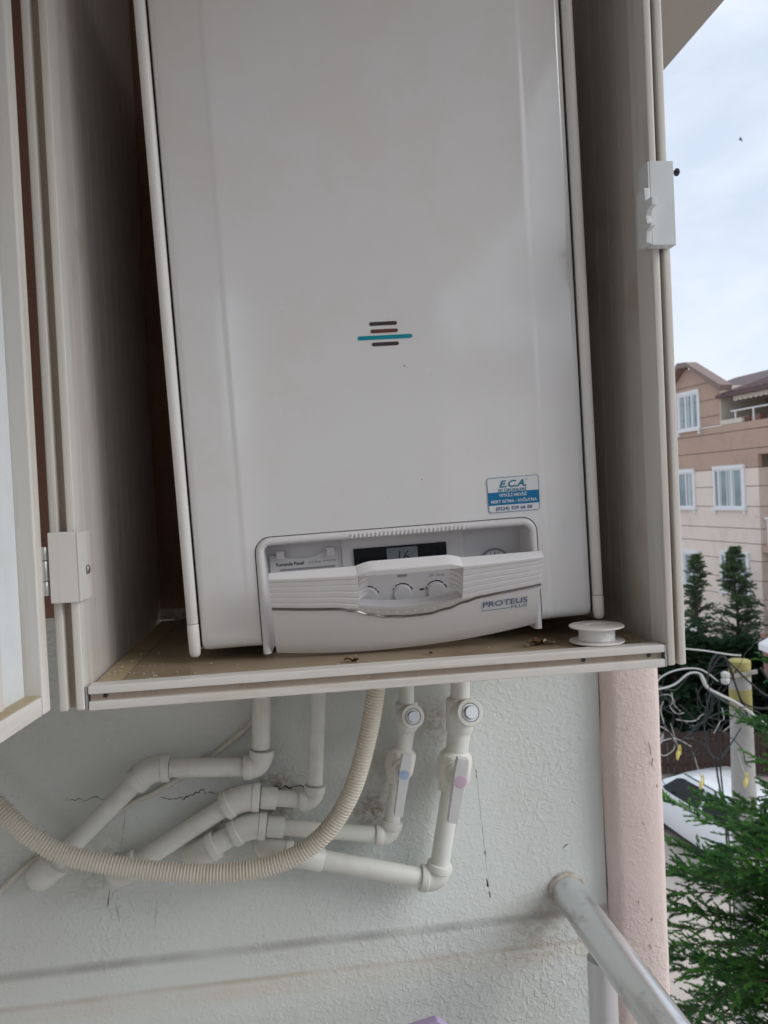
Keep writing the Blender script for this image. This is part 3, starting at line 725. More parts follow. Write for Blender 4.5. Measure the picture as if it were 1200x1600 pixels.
# scooped cheeks on both sides of the opening
for xa, s in ((PX0, 1), (PX1, -1)):
    ck = MB(); NN = 8
    for q in range(6):
        v0 = .0515 + q * .0058; v1 = v0 + .0050
        vs = []
        for i in range(NN + 1):
            a = math.pi / 2 * i / NN
            xx = xa + s * (.0002 + .0105 * (1 - math.cos(a))); yy = bow(xa) + .001 + .016 * math.sin(a)
            for v, dd in ((v0, 0), (v1, 0)): vs.append((xx, yy, v))
            vs.append((xx - s * .0012, yy + .0012, v1)); vs.append((xx - s * .0012, yy + .0012, v0))
        fs = []
        for i in range(NN):
            for j in range(4): fs.append((i * 4 + j, i * 4 + (j + 1) % 4, (i + 1) * 4 + (j + 1) % 4, (i + 1) * 4 + j))
        fs += [(0, 1, 2, 3), tuple(NN * 4 + j for j in range(4))]
        ck.add(vs, fs)
    ck.build('scooped_cheek', 'plastic', fl, smooth=40)
# crescent light strip below the opening with its row of lamps, and the ledge behind it
def vcres(x): return .0512 - .0072 * max(0, 1 - ((x - .0015) / .052) ** 2)
w = MB(); N = 30
for i in range(N + 1):
    x = -.058 + .118 * i / N; lo = chv(x) + .0001; hi = max(lo + .0002, min(vcres(x), chv(x) + .012))
    b = bow(x)
    w.v += [(x, b - .0002, lo), (x, b + .0006, hi), (x, b + .004, hi), (x, b + .004, lo)]
for i in range(N):
    for j in range(4): w.f.append((i * 4 + j, i * 4 + (j + 1) % 4, (i + 1) * 4 + (j + 1) % 4, (i + 1) * 4 + j))
w.f.append((0, 1, 2, 3)); w.f.append(tuple(N * 4 + j for j in range(4)))
cs = w.build('light_strip', 'smoky', fl, smooth=40)
for i in range(10):
    x = -.0405 + i * .0093
    v = (chv(x) + min(vcres(x), chv(x) + .012)) / 2 + .0006
    MB().lathe([(.0007, 0), (.0005, .0005)], (x, bow(x) + .0003, v), (0, -1, 0), 8).build('lamp_dot', 'stickwhite', cs)
w = MB(); N = 16
for i in range(N + 1):
    x = PX0 + (PX1 - PX0) * i / N; v = max(chv(x) + .001, vcres(x) - .0015)
    w.v += [(x, bow(x) + .0045, v), (x, bow(x) + .0045, v - .0015), (x, TH + .004, v - .0035), (x, TH + .004, v - .002)]
for i in range(N):
    for j in range(4): w.f.append((i * 4 + j, i * 4 + (j + 1) % 4, (i + 1) * 4 + (j + 1) % 4, (i + 1) * 4 + j))
w.f.append((0, 1, 2, 3)); w.f.append(tuple(N * 4 + j for j in range(4)))
w.build('grip_ledge', 'plastic', fl, smooth=40)
w = MB(); N = 60; pts = []
for i in range(N + 1):
    x = -HX + 2 * HX * i / N; h = .0015
    b = bow(x); c = chv(x)
    w.v += [(x, b + .0012, c - h), (x, b - .0011, c - h * .7), (x, b - .0018, c + .0001), (x, b - .0011, c + h * .7), (x, b + .0012, c + h)]
for i in range(N):
    for j in range(5): w.f.append((i * 5 + j, i * 5 + (j + 1) % 5, (i + 1) * 5 + (j + 1) % 5, (i + 1) * 5 + j))
w.f.append(tuple(range(5))); w.f.append(tuple(N * 5 + j for j in range(5)))
w.build('chrome_strip', 'chrome', fl, smooth=50)
def flap_text(body, m, xc, v, size, width, bold=0.0, shear=0):
    o = text('lettering', body, m, fl, xc, bow(xc) - .0010, v, size, width, bold=bold, shear=shear)
    dx = .002; sl = (bow(xc + dx) - bow(xc - dx)) / (2 * dx)
    o.rotation_euler = (0, 0, math.atan(sl)); return o
flap_text('PROTEUS', 'inkblue', .0965, .0392, .0092, .0465, .015)
flap_text('PLUS', 'inkteal', .1115, .0326, .0052, .0170)
for a, b in (((.0735, .0350), (.0735, .0322)), ((.0735, .0322), (.1010, .0322))):
    MB().tube([(a[0], bow(a[0]) - .0008, a[1]), (b[0], bow(b[0]) - .0008, b[1])], .00028, 5).build('lettering_rule', 'inkteal', fl)

# ================================================================== PIPES UNDER THE SHELF
def pipe_thing(label, base): return empty('water_pipe', base, label=label, cat='pipe', group='plastic pipes under the boiler')
def seg(name, parent, base, pts, r, m, segn=22):
    b = Vector(base); P = [Vector(p) - b for p in pts]
    return MB().tube(P, r, segn).build(name, m, parent, smooth=45)
def collar(parent, base, p, d, r, L, name='socket', m='fitting'):
    """a socket ring with a rounded lip centred on p and running along d"""
    d = Vector(d).normalized(); o = Vector(p) - Vector(base) - d * L / 2
    return MB().lathe([(r * .94, 0), (r, .0012), (r, L - .0015), (r * .96, L)], o, d, 24).build(name, m, parent, smooth=40)
PY = -.035
def run(base_lbl, pts, r, corners, wall_end=True, top=True):
    pass

def elbow(parent, base, a, b, c, r, setb, name='elbow'):
    """bent fitting with a fat throat and two socket lips at corner b"""
    arc_ = fillet(a, b, c, setb, 10)
    seg(name, parent, base, arc_, r, 'fitting')
    collar(parent, base, arc_[0], Vector(arc_[0]) - Vector(arc_[1]), r * 1.07, .011)
    collar(parent, base, arc_[-1], Vector(arc_[-1]) - Vector(arc_[-2]), r * 1.07, .011)

def wallend(parent, base, a, b, r):
    """closing elbow: comes along a-b and dives into the wall"""
    c = Vector((b[0], .03, b[2]))
    arc_ = fillet(a, b, c, r * 1.7, 12)
    seg('wall_elbow', parent, base, arc_ + [Vector((b[0], .02, b[2]))], r, 'fitting')
    collar(parent, base, arc_[0], Vector(arc_[0]) - Vector(arc_[1]), r * 1.06, .012)

# first pipe, upper left
A, B, C_, D = (-.046, PY, 1.40), (-.0605, PY, 1.178), (-.213, PY, 1.190), (-.369, PY - .004, 1.049)
p1 = pipe_thing('white plastic pipe from the shelf turning left highest, leftmost at the wall', (-.06, -.02, 1.05)); b1 = p1.location
seg('pipe', p1, b1, [A, (-.0600, PY, 1.205)], .0128, 'pipe'); elbow(p1, b1, A, B, C_, .0162, .019)
seg('pipe', p1, b1, [(-.083, PY, 1.180), (-.185, PY, 1.188)], .0130, 'pipe'); elbow(p1, b1, B, C_, D, .0178, .022, 'bend')
seg('pipe', p1, b1, [(-.230, PY - .001, 1.175), (-.350, PY - .003, 1.066)], .0132, 'pipe'); wallend(p1, b1, C_, D, .0195)
# second
A, B, C_, D = (.034, PY, 1.40), (.0110, PY, 1.124), (-.091, PY, 1.139), (-.266, PY - .004, 1.044)
p2 = pipe_thing('white plastic pipe dropping beside the hose and bending left in the middle', (0, -.02, 1.04)); b2 = p2.location
seg('pipe', p2, b2, [A, (.0130, PY, 1.148)], .0112, 'pipe'); elbow(p2, b2, A, B, C_, .0140, .016)
seg('pipe', p2, b2, [(-.006, PY, 1.1265), (-.068, PY, 1.136)], .0112, 'pipe')
collar(p2, b2, (-.052, PY, 1.1332), (-1, 0, .147), .0152, .022, 'reducer'); elbow(p2, b2, B, C_, D, .0185, .021, 'bend')
seg('pipe', p2, b2, [(-.110, PY - .001, 1.129), (-.250, PY - .003, 1.053)], .0135, 'pipe'); wallend(p2, b2, C_, D, .0185)
# third, with the blue-capped valve
def valve_line(label, top, tee, val, low, corner, rp, sc, cap, base, handle_top, handle_bot, pivot, plug):
    p = pipe_thing(label, base); b = p.location
    d = (Vector(corner) - Vector(val)).normalized()
    seg('pipe', p, b, [top, tee], rp, 'pipe')
    # tee with a plugged front mouth
    t = Vector(tee); up_ = (Vector(top) - t).normalized()
    tb = MB()
    tb.lathe([(rp * 1.30, -.024 * sc), (rp * 1.42, -.022 * sc), (rp * 1.45, .020 * sc), (rp * 1.3, .022 * sc)], t - b, up_, 24)
    pl = Vector(plug); ax = (pl - (t + Vector((0, .004, .004)))).normalized(); L = (pl - t).length
    tb.lathe([(.0185 * sc, 0), (.0188 * sc, L - .002), (.0178 * sc, L), (.0128 * sc, L), (.0128 * sc, L - .004)], t - b, ax, 26)
    te = tb.build('tee', 'fitting', p, smooth=40)
    MB().lathe([(.0124 * sc, L - .005), (.0124 * sc, L - .001), (.0114 * sc, L), (.0092 * sc, L), (.0090 * sc, L + .0040), (.0080 * sc, L + .0048)], t - b, ax, 26).build('plug', 'zinc', te, smooth=30)
    # neck
    v = Vector(val); n1 = t - up_ * .021 * sc
    seg('neck', p, b, [n1, v + (n1 - v).normalized() * .016 * sc], rp * 1.18, 'fitting')
    # valve body with stem boss
    dv = (n1 - v).normalized(); vb = MB()
    vb.lathe([(rp * 1.15, -.032 * sc), (rp * 1.40, -.030 * sc), (.0200 * sc, -.019 * sc), (.0242 * sc, -.011 * sc), (.0246 * sc, .012 * sc), (.0225 * sc, .020 * sc), (rp * 1.35, .024 * sc), (rp * 1.2, .026 * sc)], v - b, dv, 12)
    pv = Vector(pivot); ax2 = (pv - v); Lb = ax2.length; ax2.normalize()
    vb.lathe([(.0165 * sc, 0), (.0165 * sc, Lb * .68), (.0110 * sc, Lb * .72), (.0110 * sc, Lb * .92)], v - b, ax2, 20)
    vo = vb.build('valve_body', 'valve', p, bevel=.0008, smooth=30)
    # lever handle
    ht, hb = Vector(handle_top), Vector(handle_bot); hd = (hb - ht); HL = hd.length; hd.normalize()
    side = hd.cross(ax2).normalized(); nrm = side.cross(hd).normalized()
    if nrm.dot(ax2) < 0: nrm = -nrm
    hm = MB(); vs = []
    for s_, wd, th in ((0, .0074, .0066), (.1, .0084, .0070), (.32, .0086, .0070), (.42, .0078, .0068), (1, .0066, .0062)):
        c = ht + hd * HL * s_
        for sa, nb in ((-1, -1), (1, -1), (1, 1), (-1, 1)): vs.append(c + side * wd * sc * sa + nrm * th * sc * nb - b)
    fs = [(0, 1, 2, 3), (16, 17, 18, 19)]
    for i in range(4):
        for j in range(4): fs.append((i * 4 + j, i * 4 + (j + 1) % 4, (i + 1) * 4 + (j + 1) % 4, (i + 1) * 4 + j))
    hm.add(vs, fs).build('lever', 'handle', vo, bevel=.0009)
    MB().lathe([(.0092 * sc, .003), (.0092 * sc, .0084 * sc), (.0080 * sc, .0098 * sc), (.002, .0102 * sc)], pv - b, nrm, 20).build('lever_cap', cap, vo, smooth=35)
    # tail
    seg('pipe', p, b, [v - dv * .026 * sc, Vector(corner) + (v - Vector(corner)).normalized() * .012], rp, 'pipe')
    return p
c3 = (.117, PY, 1.063)
p3 = valve_line('white plastic pipe with the smaller valve, lever capped in blue', (.156, PY, 1.40), (.148, PY, 1.234), (.136, PY, 1.166), None, c3, .0112, .88, 'capblue', (.12, -.02, 1.06),
                (.1410, -.0745, 1.192), (.1245, -.0745, 1.108), (.1352, -.0720, 1.1655), (.1525, -.072, 1.2475))
b3 = p3.location
elbow(p3, b3, (.136, PY, 1.166), c3, (-.083, PY, 1.099), .0140, .016)
seg('pipe', p3, b3, [(.098, PY, 1.0665), (-.055, PY, 1.0935)], .0110, 'pipe')
collar(p3, b3, (-.045, PY, 1.0920), (-1, 0, .176), .0150, .024, 'reducer')
elbow(p3, b3, c3, (-.083, PY, 1.0985), (-.155, PY - .004, 1.062), .0180, .020, 'bend')
seg('pipe', p3, b3, [(-.098, PY - .001, 1.091), (-.138, PY - .003, 1.071)], .0150, 'pipe')
wallend(p3, b3, (-.083, PY, 1.0985), (-.160, PY - .004, 1.060), .0185)
c4 = (.182, PY, .991)
p4 = valve_line('thicker white plastic pipe with the larger valve, lever capped in pink', (.236, PY, 1.40), (.226, PY, 1.230), (.214, PY, 1.151), None, c4, .0140, 1.04, 'cappink', (.2, -.02, .99),
                (.2180, -.0800, 1.182), (.1990, -.0800, 1.094), (.2125, -.0775, 1.1515), (.2330, -.075, 1.2480))
b4 = p4.location
elbow(p4, b4, (.214, PY, 1.151), c4, (-.061, PY, 1.062), .0175, .020)
seg('pipe', p4, b4, [(.160, PY, .9970), (-.010, PY, 1.047)], .0138, 'pipe')
collar(p4, b4, (.0, PY, 1.0435), (-1, 0, .29), .0165, .040, 'reducer')
wallend(p4, b4, c4, (-.061, PY - .002, 1.061), .0185)

# corrugated drain hose
hp = smoothpath([(.112, -.10, 1.40), (.1055, -.092, 1.32), (.1013, -.09, 1.290), (.0869, -.09, 1.2264), (.0598, -.09, 1.1502), (.0157, -.09, 1.0935), (-.0455, -.09, 1.065),
                 (-.1298, -.09, 1.0609), (-.2196, -.09, 1.0763), (-.3069, -.09, 1.1022), (-.353, -.088, 1.1302), (-.3903, -.082, 1.1671), (-.4344, -.070, 1.2125), (-.50, -.045, 1.27), (-.56, .01, 1.30)], 26)
L = [0]
for a, b in zip(hp[:-1], hp[1:]): L.append(L[-1] + (b - a).length)
ho = Vector((-.1, -.05, 1.06)); pitch_ = .0043; Nn = int(L[-1] / pitch_ * 6)
P = []; rad = []; j = 0
for i in range(Nn + 1):
    s = L[-1] * i / Nn
    while j < len(L) - 2 and L[j + 1] < s: j += 1
    t = (s - L[j]) / max(1e-9, L[j + 1] - L[j]); P.append(hp[j].lerp(hp[j + 1], t) - ho)
    ph = (i % 6) / 6
    rad.append(.0128 if ph < .5 else (.0110 if .6 < ph < .9 else .0116))
hs = MB().tube(P, rad, 20).build('drain_hose', 'hose', None, smooth=60, loc=ho)
setp(hs, 'ribbed cream corrugated hose looping down in front of the pipes', 'hose')
cp = [Vector(p) for p in ((-.05, -.006, 1.262), (-.069, -.007, 1.236), (-.129, -.007, 1.191), (-.208, -.0068, 1.147), (-.246, -.0066, 1.132), (-.34, -.0066, 1.081), (-.384, -.0066, 1.063), (-.428, -.0064, 1.027), (-.463, -.0064, .997), (-.55, -.0064, .94))]
cp = [Vector((.03, -.008, 1.40))] + cp
setp(MB().tube([p - Vector((-.2, 0, 1.1)) for p in smoothpath(cp, 6)], .0042, 10).build('wall_cable', 'cable', None, smooth=60, loc=(-.2, 0, 1.1)), 'thin white cable slanting across the wall behind the pipes', 'cable')

# ================================================================== SMALL THINGS ON THE SHELF
sp = empty('tape_spool', (.2965, -.3835, 1.3945), (0, 0, .4), 'white spool of sealing tape standing on the shelf at right', 'spool')
for z in (.0002, .0150):
    MB().lathe([(.0085, z), (.0265, z), (.0272, z + .0008), (.0265, z + .0016), (.0125, z + .0018), (.0120, z + .0006), (.0085, z + .0006)], (0, 0, 0), (0, 0, 1), 40).build('flange', 'spool', sp, smooth=40)
pr = [(.0160, .0019)] + [(.0176 + .0005 * math.sin(i * 2.1), .0022 + i * .0012) for i in range(11)] + [(.0160, .0149)]
MB().lathe(pr, (0, 0, 0), (0, 0, 1), 36).build('tape', 'tape', sp, smooth=60)
def leafbit(x, y, a, s, label, m='leaf'):
    vs = []; fs = []; n = 7
    for i in range(n + 1):
        t = i / n; wd = s * .32 * math.sin(math.pi * min(.97, t * .96 + .02)); zz = .0012 + s * .14 * math.sin(t * 5 + a)
        for sg_, dz in ((-1, s * .10), (0, 0), (1, s * .13)): vs.append(((t - .5) * s, wd * sg_, zz + dz))
    for i in range(n):
        for j in range(2): fs.append((i * 3 + j, i * 3 + j + 1, (i + 1) * 3 + j + 1, (i + 1) * 3 + j))
    nv = len(vs); vs += [(p[0], p[1], p[2] - .0006) for p in vs]; fs += [tuple(q + nv for q in reversed(f)) for f in fs]
    o = MB().add(vs, fs).build('dry_leaf', m, None, loc=(x, y, 1.3932), rot=(0, 0, a), smooth=60)
    setp(o, label, 'leaf', 'debris on the shelf')
leafbit(.048, -.388, .2, .012, 'brown dry scrap on the shelf front below the flap')
leafbit(.054, -.386, 1.4, .008, 'tiny brown crumb beside the dry scrap below the flap')
leafbit(.236, -.372, .5, .016, 'curled dry leaf under the right end of the flap')
leafbit(.245, -.362, 2.2, .018, 'dark dry leaf lying by the boiler near the spool')
leafbit(.226, -.378, 1.1, .009, 'pale crumb in front of the curled dry leaf', 'crumb')
leafbit(.128, -.379, .8, .006, 'small dark crumb on the middle of the shelf')
leafbit(.251, -.372, .3, .014, 'pale shrivelled leaf left of the spool', 'crumb')
gr = MB()
for i in range(120):
    x = rnd.choice([rnd.uniform(-.18, .34), rnd.uniform(.31, .35), rnd.uniform(-.18, -.13)]); y = rnd.uniform(-.40, -.33) if rnd.random() < .8 else rnd.uniform(-.33, -.05); r = rnd.uniform(.0003, .0011)
    gr.lathe([(r * .7, 0), (r, r * .5), (r * .4, r)], (x, y, 1.3930), (0, 0, 1), 5)
setp(gr.build('shelf_grit', 'crumb'), 'fine pale grit scattered on the tan shelf', 'grit', kind='stuff')
# something lilac whose tip just enters the bottom edge
lb = [(-.03, 0), (.06, 0), (.04, .93), (.025, .943), (-.02, .934)]
setp(MB().prism(lb, -.006, .006, 'xz').build('lilac_board', 'lilac', None, bevel=.002, loc=(.112, -.256, .003)), 'lilac tip poking up at the bottom edge of the picture', 'board')
# ================================================================== OUTDOORS: BUILDING ACROSS THE YARD
# local frame: x along the facade (to the right), y into the building, z = world height
bd = empty('apartment_building', (15.2, 24.28, 0), (0, 0, R(-84.1)), 'tan and brown apartment building across the yard with gable and roof terrace', 'building')
U0, U1, UX = -13.0, 1.62, 9.0
BX('wall_core', 'bjoint', bd, U0, U1 - .03, .03, 9, GZ, 3.46)
BX('wall_core', 'bjoint', bd, U1 - .03, UX, 1.6, 9, GZ, 3.2)
lines = [GZ, -5.75, -5.1, -4.45, -3.8, -3.15, -2.5, -1.88, -1.22, -.64, -.13, .62, 1.31, 1.93]
for a, b in zip(lines[:-1], lines[1:]):
    BX('wall_band', 'bwall', bd, U0, U1, 0, .12, a + .012, b - .012, bevel=.008, bseg=1)
    BX('side_band', 'bwall', bd, U1 - .12, U1 + .003, .121, 1.6, a + .012, b - .012)
for a, b in ((1.93, 2.57), (2.57, 3.22), (3.22, 3.50)):
    BX('wall_band', 'bbrown', bd, U0, UX, -.003, .16, a + .012 if a > 1.94 else (a + .012), b - .012, bevel=.008, bseg=1) if a > 2 else BX('wall_band', 'bbrown', bd, U0, U1, -.003, .16, a + .012, b - .012, bevel=.008, bseg=1)
BX('balcony_soffit', 'bbrown', bd, U1 + .005, UX, -.001, 1.6, 2.36, 2.56)
BX('recess_wall', 'bwall', bd, U1, UX, 1.55, 1.7, GZ, 2.36)
for z in (-.9, -3.9):
    BX('balcony_slab', 'bbrown', bd, U1 + .02, UX, .02, 1.55, z, z + .22)
    for i in range(12):
        BX('baluster', 'bwhite', bd, U1 + .2 + i * .6, U1 + .24 + i * .6, .1, .14, z + .22, z + 1.1)
    BX('balcony_rail', 'bwhite', bd, U1 + .1, UX, .08, .16, z + 1.1, z + 1.17)
# gable storey
gab = [(-4.05, 3.52), (-.26, 3.52), (-.26, 4.93), (-1.62, 5.72), (-2.15, 5.78), (-2.62, 5.45), (-4.05, 4.62)]
MB().prism(gab, .0, .16, 'xz').build('gable_wall', 'bbrown', bd)
for z in (3.87, 4.47, 5.1):
    xr_ = -.26 if z < 4.93 else -.26 - (z - 4.93) / .58
    BX('joint', 'bjoint', bd, -3.9 if z < 4.6 else -3.2, xr_, -.012, .01, z - .012, z + .012)
MB().prism([(-1.60, 5.80), (-1.68, 5.98), (.28, 4.86), (.20, 4.66)], -.32, .17, 'xz').build('gable_roof', 'broof2', bd)
MB().prism([(-1.60, 5.80), (-1.68, 5.985), (-2.18, 6.03), (-2.18, 5.83)], -.32, .17, 'xz').build('gable_roof', 'broof2', bd)
MB().prism([(-2.18, 5.83), (-2.18, 6.035), (-2.6, 5.72), (-4.4, 4.70), (-4.35, 4.52), (-2.58, 5.50)], -.32, .17, 'xz').build('gable_roof', 'broof2', bd)
# terrace and main roof
BX('terrace_floor', 'bcream', bd, -.25, UX, .17, 2.2, 3.3, 3.47)
BX('terrace_wall', 'bcream', bd, -.25, UX, 2.0, 2.3, 3.47, 5.0)
BX('terrace_end_wall', 'bcream', bd, -.262, -.2, .02, 2.0, 3.5, 4.9)
BX('parapet', 'bcream', bd, -.25, .9, .01, .12, 3.5, 3.66)
rf = MB(); rf.add([(-4.0, .05, 4.62), (UX, .05, 4.62), (UX, 3.6, 5.75), (-4.0, 3.6, 5.75), (-4.0, .05, 4.50), (UX, .05, 4.50), (UX, 3.6, 5.6), (-4.0, 3.6, 5.6)], [(0, 1, 2, 3), (7, 6, 5, 4), (0, 4, 5, 1), (1, 5, 6, 2), (2, 6, 7, 3), (3, 7, 4, 0)])
ro = rf.build('main_roof', 'broof', bd)
for i in range(22):
    x = .4 + i * .39
    MB().add([(x, .03, 4.64), (x + .05, .03, 4.64), (x + .05, 3.6, 5.78), (x, 3.6, 5.78), (x, .03, 4.60), (x + .05, .03, 4.60), (x + .05, 3.6, 5.7), (x, 3.6, 5.7)], [(0, 1, 2, 3), (7, 6, 5, 4), (0, 4, 5, 1), (1, 5, 6, 2), (2, 6, 7, 3), (3, 7, 4, 0)]).build('roof_seam', 'broof', ro)
BX('gutter', 'broof', ro, -.3, UX, -.10, .05, 4.44, 4.56)
aw = MB()                                             # scalloped awning fringe under the eave
for i in range(34):
    x = .35 + i * .25
    aw.prism([(x, 4.44), (x + .25, 4.44), (x + .25, 4.33), (x + .19, 4.27), (x + .06, 4.27), (x, 4.33)], .12, .14, 'xz')
aw.build('awning_fringe', 'bcream', bd)
MB().tube([(.3, .06, 3.93), (UX, .06, 3.93)], .03, 8).build('terrace_rail', 'bwhite', bd)
for i in range(10): BX('rail_post', 'bwhite', bd, .5 + i * .9, .55 + i * .9, .04, .08, 3.5, 3.93)
for x in (.55, 1.05): BX('planter', 'terracotta', bd, x, x + .42, .25, .5, 3.47, 3.72)
def window(u0, u1, z0, z1, mull, leftcol=0):
    t = .10
    w_ = MB()
    w_.box(u0 - t, u1 + t, -.07, 0.02, z1, z1 + .13); w_.box(u0 - t, u0, -.055, .02, z0, z1); w_.box(u1, u1 + t, -.055, .02, z0, z1)
    f = w_.build('window', 'bwhite', bd)
    BX('sill', 'bwhite', f, u0 - t - .05, u1 + t + .05, -.12, .02, z0 - .09, z0 - .001)
    for s in (u0 - t, u1 + t - .1): BX('sill_bracket', 'bwhite', f, s, s + .1, -.08, .0, z0 - .22, z0 - .092)
    BX('pane', 'bglass', f, u0, u1, -.012, -.006, z0, z1)
    BX('sash', 'bwhite', f, u0, u1, -.035, -.013, z0, z0 + .06); BX('sash', 'bwhite', f, u0, u1, -.035, -.013, z1 - .06, z1)
    for q in mull: BX('mullion', 'bwhite', f, u0 + (u1 - u0) * q - .035, u0 + (u1 - u0) * q + .035, -.036, -.014, z0 + .06, z1 - .06)
    # curtain folds just behind the glass line
    cx = u0
    while cx < u1 - .05:
        ww = rnd.uniform(.05, .14)
        if rnd.random() < .45: BX('curtain', 'curtain', f, cx, min(u1, cx + ww), -.0125, -.0122, z0 + .06, z1 - .06)
        cx += ww + rnd.uniform(0, .08)
window(-2.58, -1.42, 3.52, 4.82, (.02, .36, .68, .98))
window(-2.85, -1.88, .58, 1.90, (.03, .55, .97))
window(-.58, .88, .58, 1.93, (.12, .60, .97))
window(-2.65, -1.80, -2.38, -1.18, (.03, .55, .97))
window(-.36, .96, -2.38, -1.08, (.12, .58, .97))
window(-2.65, -1.80, -5.3, -4.1, (.03, .55, .97)); window(-.36, .96, -5.3, -4.1, (.12, .58, .97))
window(-6.6, -5.2, .58, 1.93, (.03, .5, .97)); window(-6.6, -5.2, -2.38, -1.08, (.03, .5, .97))

# ================================================================== CONIFERS
def conifer(name, label, base, z_lo, z_top, prof, nb, leafm, seed, lean=.55, spray=.22, leaf=.034, lw=.0075, subs=9, leaflets=13, trunk_r=.09, group=None, az=None, droop=.25):
    """trunk with ascending limbs; every limb carries flat feathery sprays of narrow scale leaves"""
    rg = random.Random(seed)
    t = empty(name, (base[0], base[1], GZ), (0, 0, 0), label, 'tree', group)
    H = z_top - GZ
    wob = [Vector((rg.uniform(-.04, .04), rg.uniform(-.04, .04), 0)) for _ in range(9)]
    tp = [Vector((0, 0, -.05))] + [Vector((wob[i].x, wob[i].y, H * (i + 1) / 9)) for i in range(9)]
    tb = MB().tube(tp, [trunk_r * (1 - .97 * i / 9) + .004 for i in range(10)], 9)
    V = []; F = []; A = []
    def at(h):
        k = min(8.999, max(0, h / H * 9)); i = int(k); return tp[i].lerp(tp[i + 1], k - i)
    def leafq(p, d, side, L, w0, mixv):
        k = len(V); a = p - side * w0 * .5; b = p + side * w0 * .5; q = p + d * L
        V.extend((a[:], (p + d * L * .55 + side * w0 * .65)[:], q[:], (p + d * L * .55 - side * w0 * .65)[:], b[:]))
        F.append((k, k + 4, k + 1, k + 2, k + 3)); A.extend([mixv] * 5)
    for bi in range(nb):
        f = (bi + rg.random()) / nb
        h = (z_lo - GZ) + (H - (z_lo - GZ)) * (1 - (1 - f) ** 1.15) * .985
        fr = (h - (z_lo - GZ)) / (H - (z_lo - GZ))
        rmax = prof(fr) * rg.choice((rg.uniform(.5, .8), rg.uniform(.8, 1.12)))
        a = rg.uniform(0, 2 * math.pi) if az is None else rg.uniform(*az)
        el = lean * rg.uniform(.3, 1.4) + .25 * fr
        out = Vector((math.cos(a), math.sin(a), 0)); p0 = at(h)
        n = 7; pts = []
        for i in range(n + 1):
            s = i / n
            pts.append(p0 + out * rmax * s + Vector((0, 0, rmax * (math.tan(min(1.1, el)) * s - droop * s * s))) + Vector((rg.uniform(-1, 1), rg.uniform(-1, 1), rg.uniform(-1, 1))) * .02 * rmax)
        tb.tube(pts, [max(.002, trunk_r * .15 * (1 - i / n) * min(1, rmax)) + .0015 for i in range(n + 1)], 4, cap=False)
        blen = sum((pts[i + 1] - pts[i]).length for i in range(n))
        ns = max(5, int(subs * (.5 + blen / 1.0)))
        bmix = rg.random() ** 1.6
        for si in range(ns):
            s = .10 + .90 * (si + rg.random() * .8) / ns
            k = min(n - .001, s * n); i = int(k); p = pts[i].lerp(pts[i + 1], k - i); d = (pts[i + 1] - pts[i]).normalized()
            side = d.cross(Vector((0, 0, 1))); side = side.normalized() if side.length > .05 else Vector((1, 0, 0))
            sg = 1 if si % 2 else -1
            dirn = (d * rg.uniform(.5, 1.0) + side * sg * rg.uniform(.25, .95) + Vector((0, 0, rg.uniform(-.15, .55)))).normalized()
            if s > .93: dirn = (d + Vector((rg.uniform(-.3, .3), rg.uniform(-.3, .3), rg.uniform(0, .4)))).normalized()
            SL = spray * rg.uniform(.6, 1.25) * (1 - .35 * s) * min(1.2, .45 + rmax)
            nrm = dirn.cross(side); nrm = nrm.normalized() if nrm.length > .05 else Vector((0, 0, 1))
            sp_side = (dirn.cross(nrm)).normalized()
            mixv = min(1, max(0, .18 + .5 * bmix * rg.random() + (.35 if rg.random() < .22 else 0)))
            tipk = .75 if rg.random() < .3 else .3
            for li in range(leaflets):
                q = li / leaflets
                lp = p + dirn * SL * q + Vector((0, 0, -.12 * SL * q * q))
                for sd in (-1, 1):
                    ld = (dirn * rg.uniform(.75, 1.1) + sp_side * sd * rg.uniform(.45, .95) * (1 - .4 * q) + nrm * rg.uniform(-.4, .4)).normalized()
                    leafq(lp, ld, nrm if rg.random() < .4 else sp_side, leaf * rg.uniform(.8, 1.9) * (1.25 - .7 * q), lw, min(1, mixv + tipk * q * q))
    tb.build('trunk', 'bark', t, smooth=60)
    me = bpy.data.meshes.new('crown'); me.from_pydata(V, [], F)
    at_ = me.attributes.new('leafmix', 'FLOAT', 'POINT'); at_.data.foreach_set('value', A)
    me.materials.append(M[leafm]); me.update()
    o = bpy.data.objects.new('crown', me); COL.objects.link(o); o.parent = t
    return t
cone = lambda r: (lambda f: r * (1 - f) ** .8 + .05)
conifer('cypress_tree', 'bright green feathery cypress tree closest to the balcony at lower right', (3.96, 4.05), -2.95, -.42,
        lambda f: (.12 + 1.06 * min(1, (1 - f) * 2.9)) * (.58 if .62 < f < .80 else (1.36 if f < .52 else 1)), 215, 'cypress', 11, lean=.30, spray=.25, leaf=.030, lw=.0095, subs=17, leaflets=18, trunk_r=.08)
conifer('cypress_tree', 'second green cypress tree showing only at the right edge beside the pole', (4.72, 5.6), -3.4, -.10,
        lambda f: .12 + .62 * min(1, (1 - f) * 3.0), 80, 'cypress', 12, lean=.35, spray=.25, leaf=.034, lw=.010, subs=15, leaflets=14, trunk_r=.07)
conifer('conifer_tree', 'slim conifer in front of the building, nearest the cabinet edge', (12.42, 21.5), -6.0, -.72, cone(1.1), 150, 'conifer', 21, lean=.35, spray=.34, leaf=.075, lw=.02, subs=9, leaflets=8, trunk_r=.09, group='conifers in front of the building')
conifer('conifer_tree', 'taller fuller conifer in front of the right-hand windows', (13.70, 21.5), -6.0, -.56, cone(1.3), 180, 'conifer', 22, lean=.35, spray=.38, leaf=.08, lw=.022, subs=9, leaflets=8, trunk_r=.10, group='conifers in front of the building')
